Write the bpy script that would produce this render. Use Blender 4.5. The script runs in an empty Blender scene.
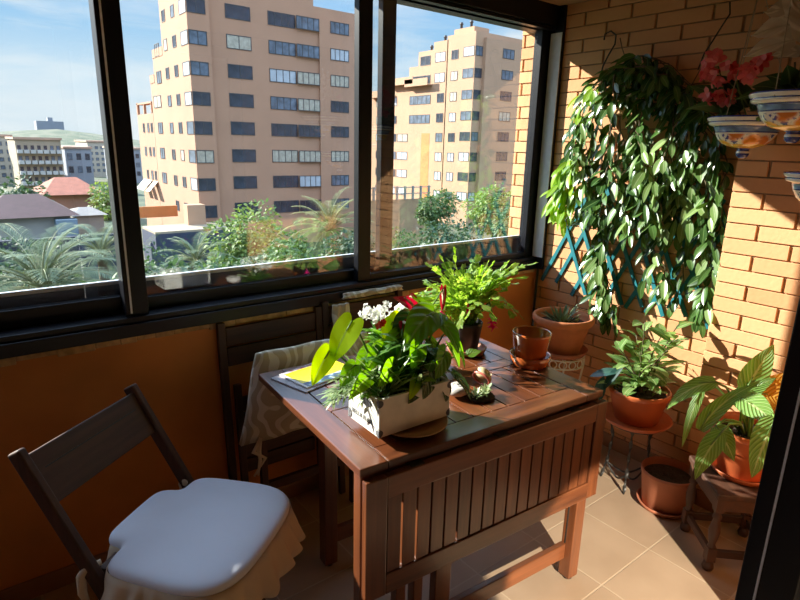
import bpy, math, random
from mathutils import Vector, Matrix
R = random.Random(7)
C = bpy.context.scene.collection
SC = bpy.context.scene
V = Vector
D2R = math.radians

# ------------------------------------------------------------------ camera
FPX, PITCH, ROLL, YAW = 568.3, 0.263963, 0.0247865, 0.669272
CAMZ = 1.5
fw = V((math.sin(YAW)*math.cos(PITCH), math.cos(YAW)*math.cos(PITCH), -math.sin(PITCH)))
rt0 = V((math.cos(YAW), -math.sin(YAW), 0)); up0 = rt0.cross(fw)
rt = rt0*math.cos(ROLL) + up0*math.sin(ROLL)
up = -rt0*math.sin(ROLL) + up0*math.cos(ROLL)
cam = bpy.data.cameras.new('camera'); cam.sensor_width = 36; cam.lens = FPX*36/800
cam.clip_start = .02; cam.clip_end = 3000
co = bpy.data.objects.new('camera', cam); C.objects.link(co)
m = Matrix((rt, up, -fw)).transposed().to_4x4(); m.translation = (0, 0, CAMZ)
co.matrix_world = m; SC.camera = co

def ray(u, v): return rt*(u-400)/FPX - up*(v-300)/FPX + fw
def pz(u, v, z): d = ray(u, v); return d*((z-CAMZ)/d.z) + V((0, 0, CAMZ))
def pxx(u, v, x): d = ray(u, v); return d*(x/d.x) + V((0, 0, CAMZ))
def py(u, v, y): d = ray(u, v); return d*(y/d.y) + V((0, 0, CAMZ))

# ------------------------------------------------------------------ tagging
def tag(o, label=None, cat=None, group=None, kind=None):
    if label: o['label'] = label
    if cat: o['category'] = cat
    if group: o['group'] = group
    if kind: o['kind'] = kind
    return o
def thing(name, label, cat, loc=(0, 0, 0), rz=0, group=None):
    o = bpy.data.objects.new(name, None); C.objects.link(o)
    o.location = loc; o.rotation_euler = (0, 0, rz); o.empty_display_size = .05
    return tag(o, label, cat, group)
def copy_tree(o, parent=None):
    c = o.copy(); C.objects.link(c); c.parent = parent
    for ch in list(o.children): copy_tree(ch, c)
    return c

# ------------------------------------------------------------------ mesh builder
class MB:
    def __init__(s, off=(0, 0, 0)):
        s.v = []; s.f = []; s.m = []; s.sm = []; s.uv = []; s.off = V(off)
    def vert(s, p): s.v.append(tuple(V(p) - s.off)); return len(s.v)-1
    def face(s, idx, m=0, smooth=False, uv=None):
        s.f.append(tuple(idx)); s.m.append(m); s.sm.append(smooth); s.uv.append(uv)
    def box(s, lo, hi, m=0, rot=None, piv=None):
        lo = V(lo); hi = V(hi); ps = []
        for x in (lo.x, hi.x):
            for y in (lo.y, hi.y):
                for z in (lo.z, hi.z):
                    p = V((x, y, z))
                    if rot is not None:
                        c = V(piv) if piv is not None else (lo+hi)/2
                        p = rot @ (p-c) + c
                    ps.append(s.vert(p))
        for q in ((0, 1, 3, 2), (4, 6, 7, 5), (0, 4, 5, 1), (2, 3, 7, 6), (0, 2, 6, 4), (1, 5, 7, 3)):
            s.face([ps[i] for i in q], m)
        return s
    def bar(s, p0, p1, w, h, m=0, hint=(0, 0, 1)):
        # beam p0->p1 ; w across (perp. to hint), h along hint
        p0 = V(p0); p1 = V(p1); d = (p1-p0).normalized(); hn = V(hint)
        a = d.cross(hn)
        if a.length < 1e-4: a = d.cross(V((1, 0, 0)))
        a.normalize(); b = a.cross(d).normalized()
        ps = []
        for p in (p0, p1):
            for sa, sb in ((-1, -1), (1, -1), (1, 1), (-1, 1)):
                ps.append(s.vert(p + a*sa*w/2 + b*sb*h/2))
        s.face([ps[i] for i in (3, 2, 1, 0)], m); s.face([ps[i] for i in (4, 5, 6, 7)], m)
        for i in range(4):
            j = (i+1) % 4; s.face([ps[i], ps[j], ps[4+j], ps[4+i]], m)
        return s
    def tube(s, pts, r, n=8, m=0, cap=True):
        pts = [V(p) for p in pts]; k = len(pts)
        rs = r if isinstance(r, (list, tuple)) else [r]*k
        rings = []; prev = None
        for i, p in enumerate(pts):
            d = (pts[min(i+1, k-1)] - pts[max(i-1, 0)])
            if d.length < 1e-9: d = V((0, 0, 1))
            d.normalize()
            if prev is None:
                a = d.cross(V((0, 0, 1)))
                if a.length < 1e-3: a = d.cross(V((1, 0, 0)))
            else: a = prev - d*prev.dot(d)
            if a.length < 1e-6: a = d.orthogonal()
            a.normalize(); prev = a; b = d.cross(a)
            rings.append([s.vert(p + (a*math.cos(2*math.pi*j/n) + b*math.sin(2*math.pi*j/n))*rs[i]) for j in range(n)])
        for i in range(k-1):
            for j in range(n):
                j2 = (j+1) % n
                s.face([rings[i][j], rings[i][j2], rings[i+1][j2], rings[i+1][j]], m, True)
        if cap:
            s.face(rings[0][::-1], m); s.face(rings[-1], m)
        return s
    def lathe(s, prof, c=(0, 0, 0), n=40, mats=None, rx=1, ry=1, wob=0, a0=0, a1=None):
        c = V(c); rings = []
        full = a1 is None; ang = 2*math.pi if full else a1-a0
        nn = n if full else n+1
        for r, z in prof:
            if r < 1e-6: rings.append([s.vert(c+V((0, 0, z)))])
            else: rings.append([s.vert(c + V((r*rx*math.cos(a0+ang*j/n), r*ry*math.sin(a0+ang*j/n), z + wob*math.sin(3*a0+5*ang*j/n)))) for j in range(nn)])
        for i in range(len(prof)-1):
            A, B = rings[i], rings[i+1]; mm = mats[i] if mats else 0
            for j in range(n):
                j2 = (j+1) % nn
                if len(A) == 1 and len(B) == 1: continue
                if len(A) == 1: s.face([A[0], B[j], B[j2]][::-1], mm, True)
                elif len(B) == 1: s.face([A[j], A[j2], B[0]], mm, True)
                else: s.face([A[j], A[j2], B[j2], B[j]], mm, True)
        return s
    def leaf(s, base, d, n, L, W, shape='ell', droop=.3, fold=.25, curl=0., ns=7, nc=4, m=0, wave=0., twist=0.):
        # blade starting at base along d, upper side n; droop = total bend (rad) away from n side towards gravity
        base = V(base); d = V(d).normalized(); n = V(n); n = (n - d*n.dot(d))
        if n.length < 1e-4: n = d.orthogonal()
        n.normalize()
        side = d.cross(n).normalized()
        g = V((0, 0, -1)); p = base.copy(); dd = d.copy(); nn = n.copy()
        rows = []; step = L/ns
        for i in range(ns+1):
            t = i/ns
            if shape == 'ell': w = math.sin(math.pi*min(1, max(0, t)))**.75
            elif shape == 'lance': w = math.sin(math.pi*t**.75)**.9
            elif shape == 'heart': w = math.sin(math.pi*(.16+.84*t)**.72)**.8 if t < 1 else 0
            elif shape == 'strap': w = min(1, 5*t+.25)*(1-t**3)
            elif shape == 'ovate': w = math.sin(math.pi*(.05+.95*t)**.62)**.85 if t < 1 else 0
            else: w = 1
            w = max(0, w)*W/2
            sd = side
            if twist:
                sd = Matrix.Rotation(twist*t, 3, dd) @ side
            row = []
            for k in range(nc+1):
                q = -1+2*k/nc
                back = 0
                if shape == 'heart': back = -.44*L*abs(q)*(1.25-abs(q))*(1-t)**3
                pp = p + sd*q*w + nn*(abs(q)*w*fold - curl*q*q*w) + dd*back + nn*wave*W*math.sin(t*9+q*2)*abs(q)
                row.append(s.vert(pp))
            rows.append(row)
            a = droop/ns
            # bend towards gravity
            ax = dd.cross(g)
            if ax.length > 1e-3:
                rm = Matrix.Rotation(a, 3, ax.normalized()); dd = (rm @ dd).normalized(); nn = (rm @ nn).normalized()
            p = p + dd*step
        for i in range(ns):
            for k in range(nc):
                u0, u1, v0, v1 = k/nc, (k+1)/nc, i/ns, (i+1)/ns
                s.face([rows[i][k], rows[i][k+1], rows[i+1][k+1], rows[i+1][k]], m, True, ((u0, v0), (u1, v0), (u1, v1), (u0, v1)))
        return p
    def build(s, name, mats, parent=None, bevel=0, sub=0, solid=0, seg=2):
        me = bpy.data.meshes.new(name); me.from_pydata(s.v, [], s.f)
        if not isinstance(mats, (list, tuple)): mats = [mats]
        for mt in mats: me.materials.append(mt)
        me.polygons.foreach_set('material_index', s.m); me.polygons.foreach_set('use_smooth', s.sm)
        if any(u is not None for u in s.uv):
            ul = me.uv_layers.new(name='UVMap'); i = 0
            for poly, u in zip(me.polygons, s.uv):
                for j, li in enumerate(poly.loop_indices):
                    if u is not None: ul.data[li].uv = u[j]
        me.validate(); me.update()
        o = bpy.data.objects.new(name, me); C.objects.link(o)
        if parent is not None: o.parent = parent
        if bevel:
            b = o.modifiers.new('bevel', 'BEVEL'); b.width = bevel; b.segments = seg; b.limit_method = 'ANGLE'
        if sub:
            b = o.modifiers.new('sub', 'SUBSURF'); b.levels = sub; b.render_levels = sub
        if solid:
            b = o.modifiers.new('solid', 'SOLIDIFY'); b.thickness = solid; b.offset = 0
        return o
def struct(o): o['kind'] = 'structure'; return o

# ------------------------------------------------------------------ materials
def new_mat(name):
    mt = bpy.data.materials.new(name); mt.use_nodes = True; nt = mt.node_tree
    b = nt.nodes['Principled BSDF']; return mt, nt, b
def N(nt, t, **kw):
    n = nt.nodes.new(t)
    for k, v in kw.items():
        if k in n.inputs.keys(): n.inputs[k].default_value = v
        else: setattr(n, k, v)
    return n
def ramp(nt, fac, stops):
    r = nt.nodes.new('ShaderNodeValToRGB'); e = r.color_ramp.elements
    while len(e) < len(stops): e.new(.5)
    for el, (p, c) in zip(e, stops): el.position = p; el.color = (*c, 1) if len(c) == 3 else c
    nt.links.new(fac, r.inputs['Fac']); return r.outputs['Color']
def coords(nt, scale=(1, 1, 1), kind='Object'):
    tc = nt.nodes.new('ShaderNodeTexCoord'); mp = nt.nodes.new('ShaderNodeMapping'); mp.inputs['Scale'].default_value = scale
    nt.links.new(tc.outputs[kind], mp.inputs['Vector']); return mp.outputs['Vector']
def bump(nt, b, h, strength=.3, dist=.01):
    n = nt.nodes.new('ShaderNodeBump'); n.inputs['Strength'].default_value = strength; n.inputs['Distance'].default_value = dist
    nt.links.new(h, n.inputs['Height']); nt.links.new(n.outputs['Normal'], b.inputs['Normal'])
def plain(name, col, rough=.5, metal=0, var=.12, scale=8, bmp=0, coat=0, spec=.5, em=None):
    """mottled surface: base colour with a soft procedural variation"""
    mt, nt, b = new_mat(name)
    nz = N(nt, 'ShaderNodeTexNoise', Scale=scale, Detail=4.0)
    nt.links.new(coords(nt), nz.inputs['Vector'])
    c0 = tuple(max(0, c*(1-var)) for c in col); c1 = tuple(min(1, c*(1+var)) for c in col)
    nt.links.new(ramp(nt, nz.outputs['Fac'], [(.3, c0), (.7, c1)]), b.inputs['Base Color'])
    b.inputs['Roughness'].default_value = rough; b.inputs['Metallic'].default_value = metal
    b.inputs['Coat Weight'].default_value = coat; b.inputs['Coat Roughness'].default_value = .08
    b.inputs['Specular IOR Level'].default_value = spec
    if bmp: bump(nt, b, nz.outputs['Fac'], bmp, .005)
    return mt
def wood(name, dark, light, axis, rough=.34, coat=.4):
    mt, nt, b = new_mat(name)
    sc = [38, 38, 38]; sc['xyz'.index(axis)] = 2.2
    nz = N(nt, 'ShaderNodeTexNoise', Scale=1.0, Detail=6.0, Roughness=.6); nt.links.new(coords(nt, sc), nz.inputs['Vector'])
    n2 = N(nt, 'ShaderNodeTexNoise', Scale=3.0, Detail=2.0); nt.links.new(coords(nt), n2.inputs['Vector'])
    gi = nt.nodes.new('ShaderNodeNewGeometry')
    ad = N(nt, 'ShaderNodeMath', operation='MULTIPLY_ADD'); ad.inputs[1].default_value = .35
    nt.links.new(n2.outputs['Fac'], ad.inputs[0]); nt.links.new(nz.outputs['Fac'], ad.inputs[2])
    a2 = N(nt, 'ShaderNodeMath', operation='MULTIPLY_ADD'); a2.inputs[1].default_value = .25
    nt.links.new(gi.outputs['Random Per Island'], a2.inputs[0]); nt.links.new(ad.outputs[0], a2.inputs[2])
    nt.links.new(ramp(nt, a2.outputs[0], [(.45, dark), (1.1 if False else 1.0, light)]), b.inputs['Base Color'])
    b.inputs['Roughness'].default_value = rough; b.inputs['Coat Weight'].default_value = coat; b.inputs['Coat Roughness'].default_value = .2
    bump(nt, b, nz.outputs['Fac'], .15, .002)
    return mt
def leafmat(name, dark, light, rough=.35, trans=.4, tcol=None, veins=0, vcol=None, midrib=None, spec=.5):
    mt, nt, b = new_mat(name)
    gi = nt.nodes.new('ShaderNodeNewGeometry')
    nz = N(nt, 'ShaderNodeTexNoise', Scale=25.0, Detail=2.0); nt.links.new(coords(nt), nz.inputs['Vector'])
    a = N(nt, 'ShaderNodeMath', operation='MULTIPLY_ADD'); a.inputs[1].default_value = .75; 
    nt.links.new(gi.outputs['Random Per Island'], a.inputs[0])
    k = N(nt, 'ShaderNodeMath', operation='MULTIPLY'); k.inputs[1].default_value = .3; nt.links.new(nz.outputs['Fac'], k.inputs[0])
    nt.links.new(k.outputs[0], a.inputs[2])
    col = ramp(nt, a.outputs[0], [(.1, dark), (.95, light)])
    if veins or midrib:
        uv = nt.nodes.new('ShaderNodeUVMap'); sp = nt.nodes.new('ShaderNodeSeparateXYZ'); nt.links.new(uv.outputs['UV'], sp.inputs[0])
        ab = N(nt, 'ShaderNodeMath', operation='SUBTRACT'); nt.links.new(sp.outputs['X'], ab.inputs[0]); ab.inputs[1].default_value = .5
        aa = N(nt, 'ShaderNodeMath', operation='ABSOLUTE'); nt.links.new(ab.outputs[0], aa.inputs[0])
    if veins:
        mm = N(nt, 'ShaderNodeMath', operation='MULTIPLY_ADD'); nt.links.new(aa.outputs[0], mm.inputs[0]); mm.inputs[1].default_value = -.7; nt.links.new(sp.outputs['Y'], mm.inputs[2])
        fr = N(nt, 'ShaderNodeMath', operation='MULTIPLY'); nt.links.new(mm.outputs[0], fr.inputs[0]); fr.inputs[1].default_value = veins*6.283
        sn = N(nt, 'ShaderNodeMath', operation='SINE'); nt.links.new(fr.outputs[0], sn.inputs[0])
        fc = ramp(nt, sn.outputs[0], [(.45, (0, 0, 0)), (.95, (1, 1, 1))])
        mx = N(nt, 'ShaderNodeMix', data_type='RGBA'); nt.links.new(fc, mx.inputs[0]); nt.links.new(col, mx.inputs[6]); mx.inputs[7].default_value = (*(vcol or light), 1)
        col = mx.outputs[2]; bump(nt, b, sn.outputs[0], .5, .004)
    if midrib:
        fc = ramp(nt, aa.outputs[0], [(.025, (1, 1, 1)), (.06, (0, 0, 0))])
        mx = N(nt, 'ShaderNodeMix', data_type='RGBA'); nt.links.new(fc, mx.inputs[0]); nt.links.new(col, mx.inputs[6]); mx.inputs[7].default_value = (*midrib, 1)
        col = mx.outputs[2]
    nt.links.new(col, b.inputs['Base Color']); b.inputs['Roughness'].default_value = rough
    b.inputs['Specular IOR Level'].default_value = spec
    tr = nt.nodes.new('ShaderNodeBsdfTranslucent')
    hs = N(nt, 'ShaderNodeHueSaturation', Saturation=1.15, Value=1.5, Hue=.485); nt.links.new(col, hs.inputs['Color'])
    if tcol: tr.inputs['Color'].default_value = (*tcol, 1)
    else: nt.links.new(hs.outputs['Color'], tr.inputs['Color'])
    ms = nt.nodes.new('ShaderNodeMixShader'); ms.inputs[0].default_value = trans
    nt.links.new(b.outputs[0], ms.inputs[1]); nt.links.new(tr.outputs[0], ms.inputs[2])
    nt.links.new(ms.outputs[0], nt.nodes['Material Output'].inputs['Surface'])
    return mt
def island_mat(name, stops, rough=.8, bmp=.3, nscale=40, coat=0):
    """each separate brick / clod picks its own tone"""
    mt, nt, b = new_mat(name); gi = nt.nodes.new('ShaderNodeNewGeometry')
    nz = N(nt, 'ShaderNodeTexNoise', Scale=nscale, Detail=5.0); nt.links.new(coords(nt), nz.inputs['Vector'])
    a = N(nt, 'ShaderNodeMath', operation='MULTIPLY_ADD'); a.inputs[1].default_value = .3
    k = N(nt, 'ShaderNodeMath', operation='MULTIPLY'); k.inputs[1].default_value = .7
    nt.links.new(gi.outputs['Random Per Island'], k.inputs[0]); nt.links.new(nz.outputs['Fac'], a.inputs[0]); nt.links.new(k.outputs[0], a.inputs[2])
    nt.links.new(ramp(nt, a.outputs[0], stops), b.inputs['Base Color']); b.inputs['Roughness'].default_value = rough
    if bmp: bump(nt, b, nz.outputs['Fac'], bmp, .003)
    return mt
def glass(name, refl=.07, tint=(.97, .985, .98)):
    mt, nt, b = new_mat(name)
    tr = nt.nodes.new('ShaderNodeBsdfTransparent'); tr.inputs['Color'].default_value = (*tint, 1)
    gl = nt.nodes.new('ShaderNodeBsdfGlossy'); gl.inputs['Roughness'].default_value = .0
    lw0 = N(nt, 'ShaderNodeLayerWeight', Blend=.5); lw = N(nt, 'ShaderNodeMath', operation='POWER'); nt.links.new(lw0.outputs['Facing'], lw.inputs[0]); lw.inputs[1].default_value = 4.0
    mu = N(nt, 'ShaderNodeMath', operation='MULTIPLY_ADD'); mu.inputs[1].default_value = .9; mu.inputs[2].default_value = refl-.02
    nt.links.new(lw.outputs[0], mu.inputs[0])
    ms = nt.nodes.new('ShaderNodeMixShader'); nt.links.new(mu.outputs[0], ms.inputs[0])
    nt.links.new(tr.outputs[0], ms.inputs[1]); nt.links.new(gl.outputs[0], ms.inputs[2])
    nt.links.new(ms.outputs[0], nt.nodes['Material Output'].inputs['Surface'])
    return mt

M = {}
M['frame'] = plain('anthracite_aluminium', (.005, .0055, .009), .35, .0, .1, 20, spec=.3)
M['frame_light'] = plain('pale_grey_track', (.72, .73, .78), .4, .0, .06, 30)
M['glass'] = glass('window_glass', .10)
M['orange'] = plain('orange_plaster', (.62, .22, .045), .75, 0, .10, 5, .25)
M['caulk'] = plain('chipped_plaster', (.50, .30, .12), .9, 0, .35, 30, .5)
M['brick'] = island_mat('tan_brick', [(.1, (.55, .262, .115)), (.5, (.64, .325, .15)), (.9, (.69, .375, .18))], .82, .35, 55)
M['mortar'] = plain('grey_brown_mortar', (.33, .21, .12), .95, 0, .2, 60, .4)
M['brick_plain'] = plain('tan_brick_face', (.50, .25, .11), .85, 0, .15, 10)
M['white_wall'] = plain('white_plaster', (.40, .36, .31), .9, 0, .04, 3)
M['ceiling'] = plain('brown_ceiling_boards', (.42, .24, .13), .7, 0, .12, 6)
M['baseboard'] = plain('brown_tile_skirting', (.30, .15, .08), .4, 0, .15, 9)
M['dark_parapet'] = plain('dark_blue_grey_ledge', (.035, .04, .055), .5, 0, .2, 10)
M['white_metal'] = plain('white_painted_metal', (.85, .84, .80), .4, 0, .05, 20)
M['rail_white'] = plain('pale_rail', (.75, .8, .85), .3, 0, .04, 20)
WD, WL = (.040, .011, .005), (.185, .055, .018)
for a in 'xyz': M['wood_'+a] = wood('teak_'+a, WD, WL, a)
CD, CL = (.02, .008, .004), (.09, .034, .016)
for a in 'xyz': M['dwood_'+a] = wood('dark_wood_'+a, CD, CL, a, .6, .0)
M['terracotta'] = plain('terracotta', (.50, .175, .07), .7, 0, .16, 14, .15)
M['terracotta2'] = plain('terracotta_orange_plastic', (.50, .12, .038), .42, 0, .10, 12, .05)
M['terracotta3'] = plain('dull_terracotta', (.42, .14, .07), .6, 0, .12, 12, .1)
M['glazed'] = plain('glazed_terracotta', (.48, .11, .025), .22, 0, .18, 10, .03, coat=.9)
M['soil'] = plain('potting_soil', (.035, .022, .014), .95, 0, .5, 90, 1.0)
M['black_plastic'] = plain('black_pot_plastic', (.012, .012, .013), .4, 0, .1, 20)
M['iron'] = plain('dark_twisted_iron', (.05, .045, .04), .45, .6, .2, 40)
M['teal'] = plain('teal_paint', (.012, .16, .19), .45, 0, .2, 30)
M['stem'] = plain('green_stem', (.12, .22, .04), .5, 0, .2, 30)
M['vine_stem'] = plain('brown_vine_stem', (.10, .075, .035), .7, 0, .3, 30)
M['cushion'] = plain('white_cotton', (.78, .80, .88), .9, 0, .03, 6, .1)
M['frill'] = plain('cream_cotton_frill', (.66, .52, .36), .9, 0, .05, 9, .1)
M['wire'] = plain('dark_wire', (.03, .025, .02), .5, .5, .1, 40)
M['string'] = plain('beige_string', (.45, .36, .24), .8, 0, .1, 60)
M['porcelain'] = plain('white_glaze', (.86, .85, .84), .15, 0, .03, 12, coat=.6)
M['blue_glaze'] = plain('cobalt_glaze', (.02, .045, .28), .15, 0, .35, 25, coat=.6)
M['blue_light'] = plain('washed_blue_glaze', (.16, .28, .56), .15, 0, .45, 22, coat=.6)
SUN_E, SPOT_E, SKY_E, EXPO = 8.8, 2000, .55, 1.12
# ================================================================== floor tiles (procedural)
def floor_mat():
    mt, nt, b = new_mat('floor_tiles')
    tc = nt.nodes.new('ShaderNodeTexCoord'); mp = nt.nodes.new('ShaderNodeMapping')
    mp.inputs['Location'].default_value = (-1.962, -.872, 0)
    nt.links.new(tc.outputs['Object'], mp.inputs['Vector'])
    br = nt.nodes.new('ShaderNodeTexBrick'); br.offset = 0; br.squash = 1
    br.inputs['Scale'].default_value = 1; br.inputs['Brick Width'].default_value = .318; br.inputs['Row Height'].default_value = .306
    br.inputs['Mortar Size'].default_value = .0035; br.inputs['Mortar Smooth'].default_value = .3
    br.inputs['Color1'].default_value = (.38, .26, .17, 1); br.inputs['Color2'].default_value = (.43, .30, .20, 1); br.inputs['Mortar'].default_value = (.50, .37, .25, 1)
    nt.links.new(mp.outputs['Vector'], br.inputs['Vector'])
    nz = N(nt, 'ShaderNodeTexNoise', Scale=5.0, Detail=5.0); nt.links.new(tc.outputs['Object'], nz.inputs['Vector'])
    v = ramp(nt, nz.outputs['Fac'], [(.3, (.84, .82, .8)), (.7, (1, 1, 1))])
    mx = N(nt, 'ShaderNodeMix', data_type='RGBA', blend_type='MULTIPLY'); mx.inputs[0].default_value = 1
    nt.links.new(br.outputs['Color'], mx.inputs[6]); nt.links.new(v, mx.inputs[7]); nt.links.new(mx.outputs[2], b.inputs['Base Color'])
    b.inputs['Roughness'].default_value = .42
    iv = N(nt, 'ShaderNodeMath', operation='SUBTRACT'); iv.inputs[0].default_value = 1; nt.links.new(br.outputs['Fac'], iv.inputs[1])
    bump(nt, b, iv.outputs[0], .5, .002)
    return mt
struct(MB().box((-2.2, -4.0, -.12), (2.95, 2.35, 0)).build('floor', floor_mat()))
CEIL = 2.195
struct(MB().box((-2.2, .0, CEIL), (2.95, 2.35, CEIL+.15)).build('ceiling', M['ceiling']))
# low wall under the window
XW, XP, YC = 2.55, 2.42, .98
w = MB().box((-2.0, 2.0, 0), (2.56, 2.22, .845)); struct(w.build('wall_back', M['orange']))
struct(MB().box((-2.0, 1.988, 0), (2.55, 2.0, .07)).build('baseboard_back', M['baseboard'], bevel=.003))
# chipped plaster edge under the frame
w = MB(); x = -2.0
while x < 2.53:
    L = R.uniform(.05, .14); h = R.uniform(.006, .016)
    w.box((x, 1.984+R.uniform(0, .006), .845-h), (min(2.53, x+L), 2.002, .858)); x += L
struct(w.build('trim_1', M['caulk'], bevel=.003))
# ---------------------------------------------------------------- brick walls with real joints, one mesh per wall
def brick_wall(name, x, y0, y1, z0, z1, zoff, yj, odd, depth=.3, H=.0605):
    b = MB(); Lb = .245
    k = int(math.floor((z0-zoff)/H))-1
    while zoff+k*H < z1:
        a, t = zoff+k*H+.0025, zoff+(k+1)*H-.0025
        off = yj + (Lb/2 if (k+odd) % 2 else 0)
        n0 = int(math.floor((y0-off)/Lb))-1
        for i in range(n0, n0+int((y1-y0)/Lb)+4):
            ya, yb = off+i*Lb+.0055, off+(i+1)*Lb-.0055
            ya2, yb2 = max(ya, y0), min(yb, y1); a2, t2 = max(a, z0), min(t, z1)
            if yb2-ya2 > .01 and t2-a2 > .005:
                e = R.uniform(0, .0015)
                b.box((x+e, ya2, a2), (x+.03, yb2, t2), 0)
        k += 1
    b.box((x+.009, y0, z0), (x+depth, y1, z1), 1)
    return struct(b.build(name, [M['brick'], M['mortar']], bevel=.0015, seg=1))
brick_wall('wall_right', XW, YC-.3, 2.22, 0, CEIL, .03, 1.831, 0)
brick_wall('wall_right_pier', XP, .1, YC, 0, CEIL, .04, .8635, 1, .13, .06)
struct(MB().box((XW-.012, YC, 0), (XW, 2.0, .075)).build('baseboard_right', M['baseboard'], bevel=.003))
struct(MB().box((XP-.012, .2, 0), (XP, YC, .075)).build('baseboard_right_pier', M['baseboard'], bevel=.003))
struct(MB().box((-2.2, .1, 0), (-2.0, 2.22, CEIL)).build('wall_left', M['orange']))
# ---------------------------------------------------------------- window frame and sashes
f = MB()
f.box((-2.0, 1.975, .858), (2.55, 2.12, .902)); f.box((-2.0, 1.99, .902), (2.55, 2.12, .922))
f.box((-2.0, 1.975, 2.10), (2.55, 2.12, CEIL)); f.box((-2.0, 1.99, 2.085), (2.55, 2.12, 2.10))
f.box((2.532, 1.940, .858), (2.55, 2.12, CEIL)); f.box((-2.0, 1.975, .92), (-1.95, 2.10, 2.10))
struct(f.build('window_frame', M['frame'], bevel=.002))
bpy.data.objects['window_frame'].name = 'trim_2'
struct(MB().box((2.527, 1.944, .925), (2.532, 2.012, 2.07)).build('trim_3', M['frame_light'], bevel=.001))
def sash(name, x0, x1, yc, l, r, bot=.968, top=2.075, z0=.92, z1=2.10, t=.036):
    s = MB(); y0, y1 = yc-t/2, yc+t/2
    s.box((x0, y0, z0), (x0+l, y1, z1)); s.box((x1-r, y0, z0), (x1, y1, z1))
    s.box((x0+l, y0, z0), (x1-r, y1, bot)); s.box((x0+l, y0, top), (x1-r, y1, z1))
    o = struct(s.build(name, M['frame'], bevel=.002))
    g = MB().box((x0+l-.004, yc-.003, bot-.004), (x1-r+.004, yc+.003, top+.004)).build('pane', M['glass'], o)
    return o
sash('window_1', -1.95, .50, 2.087, .06, .06, .98, 2.085)
sash('window_2', .420, 1.582, 2.087, .066, .07, .966, 2.085)
s = sash('window_3', 1.362, 2.531, 2.040, .066, .058, .948, 2.085)
# sash 2 sits on the front track at its left end where it covers sash 1
struct(MB().box((.414, 2.012, .905), (.488, 2.066, 2.10)).build('trim_4', M['frame'], bevel=.003))
struct(MB().box((.4285, 2.0095, .93), (.4345, 2.0125, 2.09)).build('trim_5', M['rail_white']))
# outside ledge with a pale rail
o = MB().box((-2.0, 2.22, .55), (2.9, 2.40, .90)); struct(o.build('wall_parapet', M['dark_parapet']))
o = MB().box((-2.0, 2.122, .86), (2.9, 2.20, 1.012)); struct(o.build('trim_6', M['dark_parapet']))
struct(MB().box((-2.0, 2.120, 1.012), (2.9, 2.135, 1.026)).build('trim_7', M['rail_white'], bevel=.002))
# ---------------------------------------------------------------- living room behind the camera (daylight falls into it)
lr = MB()
lr.box((-3.2, -4.2, 0), (-3.0, .1, 2.5)); lr.box((3.0, -4.2, 0), (3.2, .1, 2.5)); 
struct(lr.build('wall_living_room_side', M['white_wall']))
struct(MB().box((-3.2, -4.2, 0), (3.2, -4.0, 2.5)).build('wall_living_room_back', M['white_wall']))
struct(MB().box((-3.2, -4.2, 2.5), (3.2, .1, 2.6)).build('ceiling_living_room', M['white_wall']))
struct(MB().box((-3.2, -4.2, -.12), (-2.2, .1, 0)).box((2.95, -4.2, -.12), (3.2, .1, 0)).build('floor_living_room', M['white_wall']))
dw = MB()
dw.box((1.70, .06, 0), (2.72, .20, CEIL)); dw.box((-3.2, .02, 0), (-1.0, .20, CEIL)); dw.box((-3.2, .0, CEIL), (3.2, .10, 2.5))
struct(dw.build('wall_door', M['brick_plain']))
# sliding glass door leaf, partly open: its black stile closes the right edge of the photo
d = MB(); y0, y1 = .12, .17
d.box((.60, y0, .02), (.67, y1, 2.12)); d.box((1.63, y0, .02), (1.70, y1, 2.12)); d.box((.67, y0, .02), (1.63, y1, .09)); d.box((.67, y0, 2.05), (1.63, y1, 2.12))
d = struct(d.build('door_1', M['frame'], bevel=.002))
MB().box((.665, .143, .085), (1.635, .147, 2.055)).build('pane', M['glass'], d)
MB().box((.5985, .1515, .03), (.6005, .1535, 2.10)).build('gasket', M['frame_light'], d)
struct(MB().box((-1.0, .10, 0), (1.70, .19, .018)).build('trim_8', M['frame'], bevel=.002))
struct(MB().box((-1.0, .10, 2.12), (1.70, .19, CEIL)).build('trim_9', M['frame'], bevel=.002))
# cable down the corner
p = [(2.538, 1.972, .86), (2.536, 1.974, .6), (2.538, 1.970, .3), (2.536, 1.974, .09)]
tag(MB().tube(p, .007, 8).build('cable', M['black_plastic']), 'black cable running down the corner of the orange wall and brick wall', 'cable')
# ================================================================== drop-leaf table
TA = D2R(-4.4); TC = V((1.177, 1.325, 0)); TH = .74
ct, st = math.cos(TA), math.sin(TA)
def tw(u, v, z=0): return V((TC.x + u*ct - v*st, TC.y + u*st + v*ct, z))   # table space -> world
table = thing('drop_leaf_table', 'reddish brown slatted wooden drop-leaf table with its front leaf hanging down', 'table', TC, TA)
HW, HD = .4615, .35
b = MB(); t0, t1 = TH-.024, TH
for x0_, x1_ in ((-HW, -HW+.082), (HW-.082, HW)): MB().box((x0_, -HD, t0), (x1_, HD, t1)).build('end_board', M['wood_y'], table, bevel=.003)
b = MB(); b.box((-HW+.083, -HD, t0), (HW-.083, -HD+.075, t1)); b.box((-HW+.083, HD-.075, t0), (HW-.083, HD, t1)); b.box((-HW+.083, -.03, t0), (HW-.083, .03, t1))
b.build('long_board', M['wood_x'], table, bevel=.003)
b = MB(); n = 11; wid = (2*HW-.166)/n
for i in range(n):
    x0 = -HW+.083 + i*wid
    b.box((x0+.0025, -HD+.0765, t0+.002), (x0+wid-.0025, -.0315, t1-.0005)); b.box((x0+.0025, .0315, t0+.002), (x0+wid-.0025, HD-.0765, t1-.0005))
b.build('top_slat', M['wood_y'], table, bevel=.0008)
b = MB(); z0, z1 = t0-.055, t0
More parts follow.
